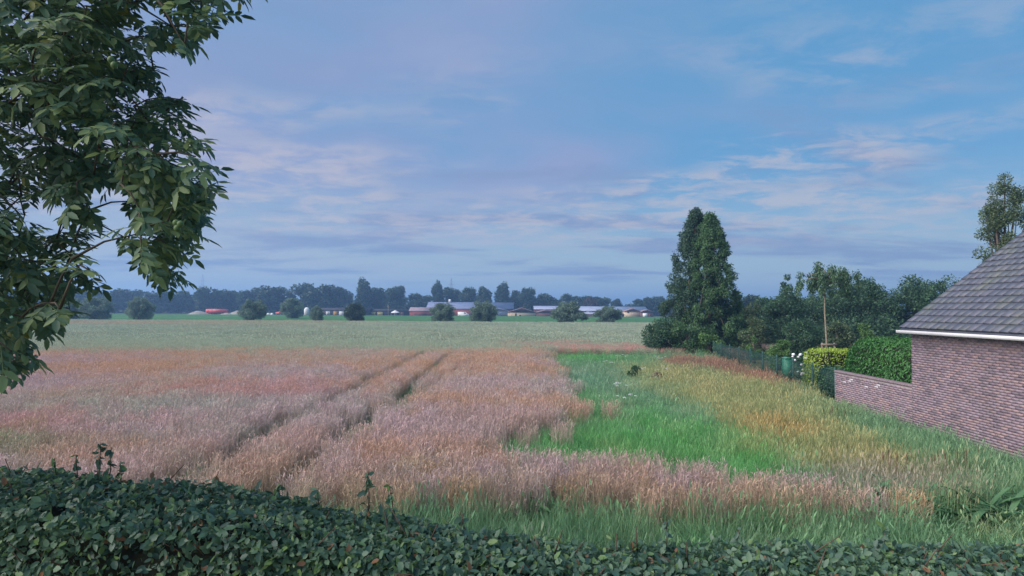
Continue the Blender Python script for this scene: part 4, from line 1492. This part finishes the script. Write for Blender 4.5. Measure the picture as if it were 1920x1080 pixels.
def stalk_plant(px, py, z, hgt, lab, name='tall_weed', n_st=3, mat=None, head=None, leaves=True, cat='weed'):
    d0 = ray(px, py)
    q = Vector((0, 0, CAMZ)) + d0 * ((z - CAMZ) / d0.z)
    t_ = thing(name, lab, cat, (q.x, q.y, 0))
    for i_ in range(n_st):
        bx_, by_ = R.gauss(0, .08 * n_st ** .5), R.gauss(0, .08 * n_st ** .5)
        hh = hgt * R.uniform(.8, 1.0)
        tx, ty = bx_ + R.gauss(0, .06), by_ + R.gauss(0, .06)
        V, T = tube([(bx_, by_, -.03), ((bx_ + tx) / 2 + .02, (by_ + ty) / 2, hh * .5), (tx, ty, hh)], [.009, .007, .004], 5)
        so = obj('stem', mesh_tris('stem', V, T), mat or m_stalk, t_)
        if leaves:
            for k_ in range(5):
                f = .3 + .15 * k_
                a_ = k_ * 2.4 + i_
                V, T = leaf_strip(Vector((bx_ + (tx - bx_) * f, by_ + (ty - by_) * f, hh * f)), Vector((math.cos(a_), math.sin(a_), 0)), .5, .22 * (1.2 - f * .5), .035, .9)
                obj('leaf', mesh_tris('leaf', V, T), m_dock, so)
        if head == 'umbel':
            uv = []
            for k_ in range(16):
                a_, rr = R.uniform(0, 6.28), .07 * math.sqrt(R.random())
                V, T = lathe([(0, 0), (.014, .006), (0, .014)], 6)
                uv.append((V + np.array([tx + rr * math.cos(a_), ty + rr * math.sin(a_), hh + .02 - rr * .15]), T))
            V, T = join(uv)
            obj('flower_head', mesh_tris('flower_head', V, T), m_blossom, so)
        elif head == 'spike':
            V, T = lathe([(.006, 0), (.013, .05), (.011, .12), (.003, .2)], 6)
            V = V * (1 + .2 * rng.normal(size=(len(V), 1)).clip(-1, 1) * [1, 1, 0]) + np.array([tx, ty, hh - .12])
            obj('seed_head', mesh_tris('seed_head', V, T), m_browns, so)


stalk_plant(1681, 895, 1.0, 1.15, 'single thin leafy stalk standing out of the grass before the hedge', n_st=1)
for px, py, lab in ((1245, 692, 'white flower umbels in front of the rusty dock patch'), (1240, 672, 'white flower umbels beside the conifer foot'),
                    (1140, 680, 'white flowers at the left of the thin stick in the green patch'), (1172, 668, 'white flowers at the right of the thin stick in the green patch'),
                    (1205, 692, 'pale flowers behind the small dark bush'), (1160, 722, 'white flowers in the middle of the green patch'), (1170, 747, 'yellowish white flowers at the front of the green patch')):
    stalk_plant(px, py, .7, .85, lab, 'flowering_weed', 6, None, 'umbel', False, 'flower')
for px, py, lab in ((1668, 858, 'brown seed stalks in the dry grass below the house'), (1768, 858, 'brown seed stalks before the house foot'), (1803, 850, 'dark single seed stalks nearest the house foot'),
                    (1557, 768, 'brown seed stalks in the grass before the garden wall')):
    stalk_plant(px, py, .7, .85, lab, 'seed_stalks', 5, m_browns, 'spike', False)
garden_tree('small_bush', 'small dark green bush in the middle of the grass', 'bush', 1195, 686, 33.5, 15, .05, 1800, .10, m_gard, k=16, tr=.03)
garden_tree('small_bush', 'small brownish dry bush beside the dark green one', 'bush', 1232, 698, 32, 15, .05, 1300, .09, foliage_mat('dry_bush_leaves', (0.16, 0.10, 0.09), (0.30, 0.20, 0.17), trans=.2, clump=2), k=16, tr=.03)
q = atY(1158, 664, 38)
o = thing('thin_stick', 'thin upright stick in the far part of the green patch', 'stick', (q.x, 38, 0))
V, T = tube([(0, 0, -.1), (.01, 0, .8), (0, .01, q.z)], [.025, .022, .018], 6)
obj('shaft', mesh_tris('shaft', V, T), m_pole, o)

# ------------------------------------------------------------------ foreground hedge
m_beech = foliage_mat('hornbeam_leaves', (0.055, 0.12, 0.088), (0.18, 0.31, 0.17), rough=.4, spec=.45, trans=.32, dead=(0.26, 0.14, 0.07), dead_share=.016, clump=1.4, fresh=(0.20, 0.33, 0.10), fresh_share=.14)
m_twig = plain_mat('hedge_twig', (0.16, 0.11, 0.08), (0.10, 0.07, 0.05), 12, .9, .1)
HX = [-9, -5.0, -3.6, -2.3, -1.2, 0.0, 1.5, 4.3, 9]
HB = [6.0, 5.85, 5.6, 5.4, 5.2, 5.05, 5.1, 5.2, 5.4]
HF = [4.95, 4.75, 4.6, 4.42, 4.3, 4.15, 4.2, 4.45, 4.6]
HZ = [2.52, 2.54, 2.52, 2.46, 2.36, 2.23, 2.17, 2.12, 2.06]
hd = thing('foreground_hedge', 'long hornbeam hedge with dark glossy leaves along the bottom of the view', 'hedge', (0, 5, 0))
ho2 = np.array([0, 5, 0])


def hedge_top(x_, y_):
    return np.interp(x_, HX, HZ) + .16 * (fbm(x_, y_, 1.1, 81) - .5) + .08 * (fbm(x_, y_, 3.5, 84) - .5)


def hedge_front(x_, z_):
    return np.interp(x_, HX, HF) + .26 * (fbm(x_, z_, 1.6, 87) - .5)


def hedge_sample():
    P, N = [], []
    # top
    n_ = 21000
    x_ = np.concatenate([rng.uniform(-5.6, 5.4, n_), rng.uniform(-9, 9, 2500)])
    u = rng.random(len(x_))
    yf, yb = np.interp(x_, HX, HF), np.interp(x_, HX, HB)
    y_ = yf + (yb - yf) * u
    rnd = .13 * (np.abs(u - .5) * 2) ** 4
    z_ = hedge_top(x_, y_) - rnd - .10 * rng.random(len(x_)) ** 1.5
    P.append(np.stack([x_, y_, z_], 1)); N.append(np.stack([np.zeros(len(x_)), (u - .5) * 1.0, np.ones(len(x_))], 1))
    # front
    for n_, z0, z1 in ((19000, 1.45, 2.5), (4500, .1, 1.45)):
        x_ = rng.uniform(-5.6, 5.4, n_)
        zt = np.interp(x_, HX, HZ) - .05
        z_ = z0 + (np.minimum(z1, zt) - z0) * rng.random(n_)
        y_ = hedge_front(x_, z_) + .12 * rng.random(n_) ** 1.5
        P.append(np.stack([x_, y_, z_], 1)); N.append(np.stack([np.zeros(n_), -np.ones(n_), np.full(n_, .35)], 1))
    # back
    n_ = 5000
    x_ = rng.uniform(-5.8, 5.6, n_)
    zt = np.interp(x_, HX, HZ) - .05
    z_ = .1 + (zt - .1) * rng.random(n_) ** .6
    y_ = np.interp(x_, HX, HB) + .10 * (fbm(x_, z_, 1.2, 97) - .5) - .1 * rng.random(n_)
    P.append(np.stack([x_, y_, z_], 1)); N.append(np.stack([np.zeros(n_), np.ones(n_), np.full(n_, .35)], 1))
    P, N = np.concatenate(P), unit(np.concatenate(N))
    gap = fbm(P[:, 0] + P[:, 1] * .3, P[:, 2] + P[:, 1] * .6, 2.6, 101)
    k_ = rng.random(len(P)) < np.clip((gap - .16) * 4.0, .45, 1)
    return P[k_], N[k_]


P, N = hedge_sample()
# upright shoots that stick out of the clipped top
SH = [(150, 862, .18), (185, 856, .28), (205, 860, .26), (228, 872, .16), (40, 868, .12), (110, 868, .14), (690, 925, .34), (745, 945, .26), (300, 890, .1), (520, 905, .12), (600, 912, .14), (1240, 990, .14), (1390, 1000, .12), (1650, 1015, .14), (880, 965, .12), (420, 898, .1)]
shoots = []
SP, SN = [], []
for px, py, hh in SH:
    yb = 5.35
    q = atY(px, py, yb)
    yb = float(np.interp(q.x, HX, HB)) - .25
    xx = (px - 960) / F * yb
    zt = float(np.interp(xx, HX, HZ))
    tip = Vector((xx + R.uniform(-.06, .06), yb + R.uniform(-.05, .05), zt + hh))
    base = Vector((xx, yb, zt - .25))
    shoots.append(tube([base, base.lerp(tip, .6) + Vector((.02, 0, 0)), tip], [.006, .005, .003], 5))
    for k_ in range(int(12 + hh * 70)):
        f = R.uniform(.35, 1.0)
        SP.append(tuple(base.lerp(tip, f)))
        SN.append((R.uniform(-1, 1), R.uniform(-1, .5), .6))
P = np.concatenate([P, np.array(SP)]); N = np.concatenate([N, unit(np.array(SN))])
M, L_, W_ = shell_leaves(P, N, .068, .60, .85, .45)
L_ *= rng.uniform(.7, 1.15, len(L_)); W_ *= rng.uniform(.65, 1.1, len(W_))
# the leaves that show largest are parts of their own
dist = np.linalg.norm(P - np.array([0, 0, CAMZ]), axis=1)
cmi = np.array(CM.inverted())
ph = (np.concatenate([P, np.ones((len(P), 1))], 1) @ cmi.T)
pxs, pys = 960 + F * ph[:, 0] / -ph[:, 2], 540 - F * ph[:, 1] / -ph[:, 2]
vis = (pxs > 0) & (pxs < 1920) & (pys < 1070) & ((N[:, 2] > .6) | (N[:, 1] < -.5))
rank = np.argsort(np.where(vis, dist - L_ * 25, 99))[:300]
rest = np.ones(len(P), bool); rest[rank] = False
V, T = scatter(LEAF_V, LEAF_T, P[rest], M[rest], L_[rest], W_[rest])
obj('foliage', mesh_tris('foliage', V - ho2, T), m_beech, hd, 'stuff')
lme = mesh_tris('leaf', LEAF_V, LEAF_T)


def leaf_mat_object(base):
    """the same leaf for single objects: their variation comes from the object"""
    m_ = base.copy()
    nt = m_.node_tree
    oi = nt.nodes.new('ShaderNodeObjectInfo')
    for nd in list(nt.nodes):
        if nd.type == 'NEW_GEOMETRY':
            for lk in list(nt.links):
                if lk.from_node == nd and lk.from_socket.name == 'Random Per Island':
                    to = lk.to_socket
                    nt.links.remove(lk)
                    nt.links.new(oi.outputs['Random'], to)
    return m_


lme.materials.append(leaf_mat_object(m_beech))
for i_ in rank:
    o = obj('leaf', lme, None, hd)
    mm_ = Matrix(np.vstack([np.hstack([M[i_] * np.array([L_[i_], W_[i_], L_[i_]])[None, :], (P[i_] - ho2)[:, None]]), [0, 0, 0, 1]]).tolist())
    o.matrix_local = mm_
# twigs and shaded inside
tw = list(shoots)
for i_ in range(420):
    xx = R.uniform(-5.5, 5.3)
    yy = R.uniform(float(np.interp(xx, HX, HF)) + .05, float(np.interp(xx, HX, HB)) - .1)
    zt = float(np.interp(xx, HX, HZ))
    z = R.uniform(zt - .6, zt - .1)
    d_ = Vector((R.gauss(0, .12), R.gauss(-.1, .12), R.uniform(.05, .28)))
    tw.append(tube([(xx, yy, z), Vector((xx, yy, z)) + d_ * .6, Vector((xx, yy, z)) + d_ * 1.1], [.007, .005, .003], 4))
V, T = join(tw)
obj('twigs_and_core', mesh_tris('twigs_and_core', V - ho2, T), m_twig, hd, 'stuff')
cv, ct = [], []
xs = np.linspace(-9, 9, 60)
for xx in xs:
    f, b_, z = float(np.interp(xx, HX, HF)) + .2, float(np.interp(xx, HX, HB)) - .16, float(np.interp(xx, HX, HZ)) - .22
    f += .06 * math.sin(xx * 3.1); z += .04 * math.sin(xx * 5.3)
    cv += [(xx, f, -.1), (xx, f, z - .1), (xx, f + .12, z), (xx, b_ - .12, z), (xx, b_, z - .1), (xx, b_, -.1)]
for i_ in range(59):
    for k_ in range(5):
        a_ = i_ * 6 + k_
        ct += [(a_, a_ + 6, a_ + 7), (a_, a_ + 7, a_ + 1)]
obj('shade_core', mesh_tris('shade_core', np.array(cv) - ho2, ct), m_core, hd)  # closed dark hull, shade behind the leaf gaps put into its colour

# ------------------------------------------------------------------ walnut tree
m_wal = foliage_mat('walnut_leaves', (0.070, 0.145, 0.095), (0.18, 0.295, 0.16), rough=.5, spec=.35, trans=.38, dead=(0.22, 0.24, 0.05), dead_share=.02, clump=1.6, fresh=(0.24, 0.33, 0.13), fresh_share=.15)
m_nut = plain_mat('green_husk', (0.11, 0.19, 0.06), (0.08, 0.14, 0.05), 30, .5, .3)
OUT = [(470, -60), (440, 12), (412, 42), (385, 66), (350, 96), (318, 92), (316, 140), (346, 180), (345, 215), (372, 250), (396, 300), (412, 330), (396, 368), (378, 400), (370, 450), (342, 486), (346, 530), (322, 548), (298, 545), (280, 520), (252, 500), (228, 470), (205, 478), (186, 510), (165, 535), (130, 542), (134, 575), (116, 596), (92, 630), (58, 690), (24, 712), (-40, 720), (-330, 640), (-420, 300), (-420, -420), (300, -420), (480, -300)]
HOLES = [(85, 405, 30, 26), (214, 408, 26, 62), (278, 14, 20, 26), (300, 42, 20, 16), (8, 318, 16, 18), (12, 268, 20, 14), (48, 35, 22, 14), (172, 362, 18, 22), (192, 470, 22, 30), (330, 140, 12, 30), (20, 545, 12, 14), (135, 500, 10, 12), (300, 105, 14, 12), (255, 190, 8, 8), (45, 180, 7, 9), (130, 290, 8, 10)]


def in_crown(px, py):
    ok = inside(OUT, np.array([px]), np.array([py]))[0]
    if not ok:
        return False
    for hx0, hy0, rx, ry in HOLES:
        if ((px - hx0) / rx) ** 2 + ((py - hy0) / ry) ** 2 < 1.25:
            return False
    return True


def compound_leaf(nl, L):
    """rachis along +x hanging a little, leaflets in pairs and one at the tip"""
    PP, D, NN, LL = [], [], [], []
    pairs = (nl - 1) // 2
    for i_ in range(pairs):
        f = .30 + .58 * i_ / max(1, pairs - 1)
        for s in (-1, 1):
            PP.append((L * f, 0, -.10 * L * f * f)); D.append((R.uniform(.35, .8), s, R.uniform(-.7, -.2))); NN.append((R.uniform(-.2, .3), s * -.25, 1))
            LL.append(.062 + .03 * f + R.uniform(-.014, .012))
    PP.append((L, 0, -.10 * L)); D.append((1, R.uniform(-.2, .2), R.uniform(-.6, -.2))); NN.append((.3, 0, 1)); LL.append(.105)
    PP, D, NN, LL = np.array(PP), unit(np.array(D, float)), unit(np.array(NN, float)), np.array(LL)
    V, T = scatter(LEAF_V, LEAF_T, PP, frames(D, NN), LL, LL * .43)
    rv, rt = tube([(0, 0, 0), (L * .5, 0, -.025 * L), (L, 0, -.10 * L)], [.0028, .0022, .0015], 3)
    return join([(V, T), (rv, rt)])


LV = [compound_leaf(7, .21), compound_leaf(5, .17), compound_leaf(7, .24), compound_leaf(5, .14), compound_leaf(9, .25), compound_leaf(7, .19), compound_leaf(3, .12)]
TB = Vector((-6.3, 4.6, 0))
wt_ = thing('walnut_tree', 'walnut tree whose leafy branches hang into the upper left of the view', 'tree', TB)
tbo = np.array(TB)
# twig nodes through the crown's volume
nodes = []
tries = 0
while len(nodes) < 1050 and tries < 40000:
    tries += 1
    px, py = R.uniform(-420, 470), R.uniform(-420, 720)
    if not in_crown(px, py):
        continue
    if px < 0 and R.random() < .35:
        continue
    d_ = ray(px, py)
    Yd = R.uniform(3.6, 6.2)
    q = Vector((0, 0, CAMZ)) + d_ * (Yd / d_.y)
    nodes.append(q)
# the tree's other side, beyond the frame
for _ in range(90):
    d_ = rand_unit(1)[0]
    q = Vector((-6.6 + d_[0] * 3.0, 4.8 + d_[1] * 3.2, 6.3 + d_[2] * 2.4))
    a_, b_ = topix(q)
    if q.y > .6 and (a_ > -60 and b_ > -60 and a_ < 1980):
        continue
    nodes.append(q)
forks = [TB + Vector((.15, 0, 2.6)), TB + Vector((.5, -.3, 3.6)), TB + Vector((.9, .2, 4.6)), TB + Vector((.2, .4, 5.4)), TB + Vector((1.6, -.4, 4.4)), TB + Vector((2.2, -.2, 4.9)), TB + Vector((2.1, -.7, 4.0)), TB + Vector((-1, .4, 4.6))]
nodes.sort(key=lambda q: (q - (TB + Vector((.6, 0, 4.3)))).length)
tree_nodes = list(forks)
br = [tube([TB + Vector((0, 0, -.2)), TB + Vector((.05, 0, 1.4)), forks[0], forks[1]], [.26, .21, .18, .12], 10),
      tube([forks[0], forks[3]], [.13, .07], 7), tube([forks[1], forks[2]], [.09, .06], 7), tube([forks[1], forks[4], forks[5]], [.08, .05, .03], 7),
      tube([forks[1], forks[6]], [.06, .035], 6), tube([forks[0], forks[7]], [.1, .05], 6)]
leafM, leafK = [], []
for q in nodes:
    par = min(tree_nodes, key=lambda w_: (w_ - q).length)
    dl = (par - q).length
    r0 = min(.030, .006 + .010 * dl)
    br.append(tube([par, par.lerp(q, .5) + Vector((0, 0, .08 * dl)), q], [r0, r0 * .7, .0045], 5))
    tree_nodes.append(q)
    out_d = (q - par).normalized()
    hang = R.random()
    for i_ in range(R.randint(7, 10)):
        a_ = R.uniform(0, 6.28)
        dv = (Vector((math.cos(a_), math.sin(a_), 0)) * .9 + out_d * .7 + Vector((0, 0, -.25 - .6 * hang * R.random()))).normalized()
        b_ = q + (par - q) * R.uniform(0, .25)
        cpx, cpy = topix(b_ + dv * .17)
        if cpx > -40 and cpy > -40 and b_.y > .5 and not in_crown(cpx, cpy):
            continue
        up = (Vector((0, 0, 1)) + Vector((R.gauss(0, .35), R.gauss(0, .35), 0)) + out_d * .25).normalized()
        y_ = up.cross(dv).normalized()
        z_ = dv.cross(y_)
        s = R.uniform(.7, 1.2)
        leafM.append(Matrix(((dv.x * s, y_.x * s, z_.x * s, b_.x - TB.x), (dv.y * s, y_.y * s, z_.y * s, b_.y - TB.y), (dv.z * s, y_.z * s, z_.z * s, b_.z - TB.z), (0, 0, 0, 1))))
        leafK.append(R.randrange(7))


def show(i_):
    p = leafM[i_].translation + TB
    if p.y < 1:
        return 99
    a_, b_ = topix(p)
    return (p - Vector((0, 0, CAMZ))).length if (-10 < a_ < 500 and -10 < b_ < 760) else 99


order = sorted(range(len(leafM)), key=show)
single = set(order[:300])
lm = []
for (v, t_) in LV:
    me = mesh_tris('leaf', v, t_)
    me.materials.append(m_wal)
    lm.append(me)
for i_ in order[:300]:
    o = obj('leaf', lm[leafK[i_]], None, wt_)
    o.matrix_local = leafM[i_]
parts = []
for i_ in range(len(leafM)):
    if i_ in single:
        continue
    v, t_ = LV[leafK[i_]]
    A = np.array(leafM[i_])
    parts.append((v @ A[:3, :3].T + A[:3, 3], t_))
V, T = join(parts)
obj('foliage', mesh_tris('foliage', V, T), m_wal, wt_, 'stuff')
V, T = join(br)
obj('trunk', mesh_tris('trunk', V - tbo, T, smooth=True), m_bark, wt_)
nv_, nt_ = lathe([(0, -.021), (.012, -.017), (.018, -.005), (.018, .007), (.011, .017), (0, .021)], 10)
nme = mesh_tris('walnut_fruit', nv_, nt_, smooth=True); nme.materials.append(m_nut)
for px, py, Yd in ((208, 112, 3.4), (214, 122, 3.4), (84, 134, 3.5), (332, 428, 3.5), (338, 420, 3.5), (330, 418, 3.52)):
    o = obj('walnut_fruit', nme, None, wt_)
    o.location = atY(px, py, Yd) - TB

# ------------------------------------------------------------------ haze
hv_, ht_ = box(-3100, 3100, -100, 3150, -1.2, 57)
hz_o = obj('haze', mesh_tris('haze', hv_, ht_), None, None, 'stuff')
mz = bpy.data.materials.new('haze')
mz.use_nodes = True
mz.node_tree.nodes.clear()
pvn = mz.node_tree.nodes.new('ShaderNodeVolumePrincipled')
pvn.inputs['Color'].default_value = (0.32, 0.60, 1.0, 1)
pvn.inputs['Density'].default_value = 0.0008
pvn.inputs['Anisotropy'].default_value = 0.2
mo = mz.node_tree.nodes.new('ShaderNodeOutputMaterial')
mz.node_tree.links.new(pvn.outputs[0], mo.inputs['Volume'])
hz_o.data.materials.append(mz)
tag(hz_o, 'thin bluish morning haze over the fields', 'haze')
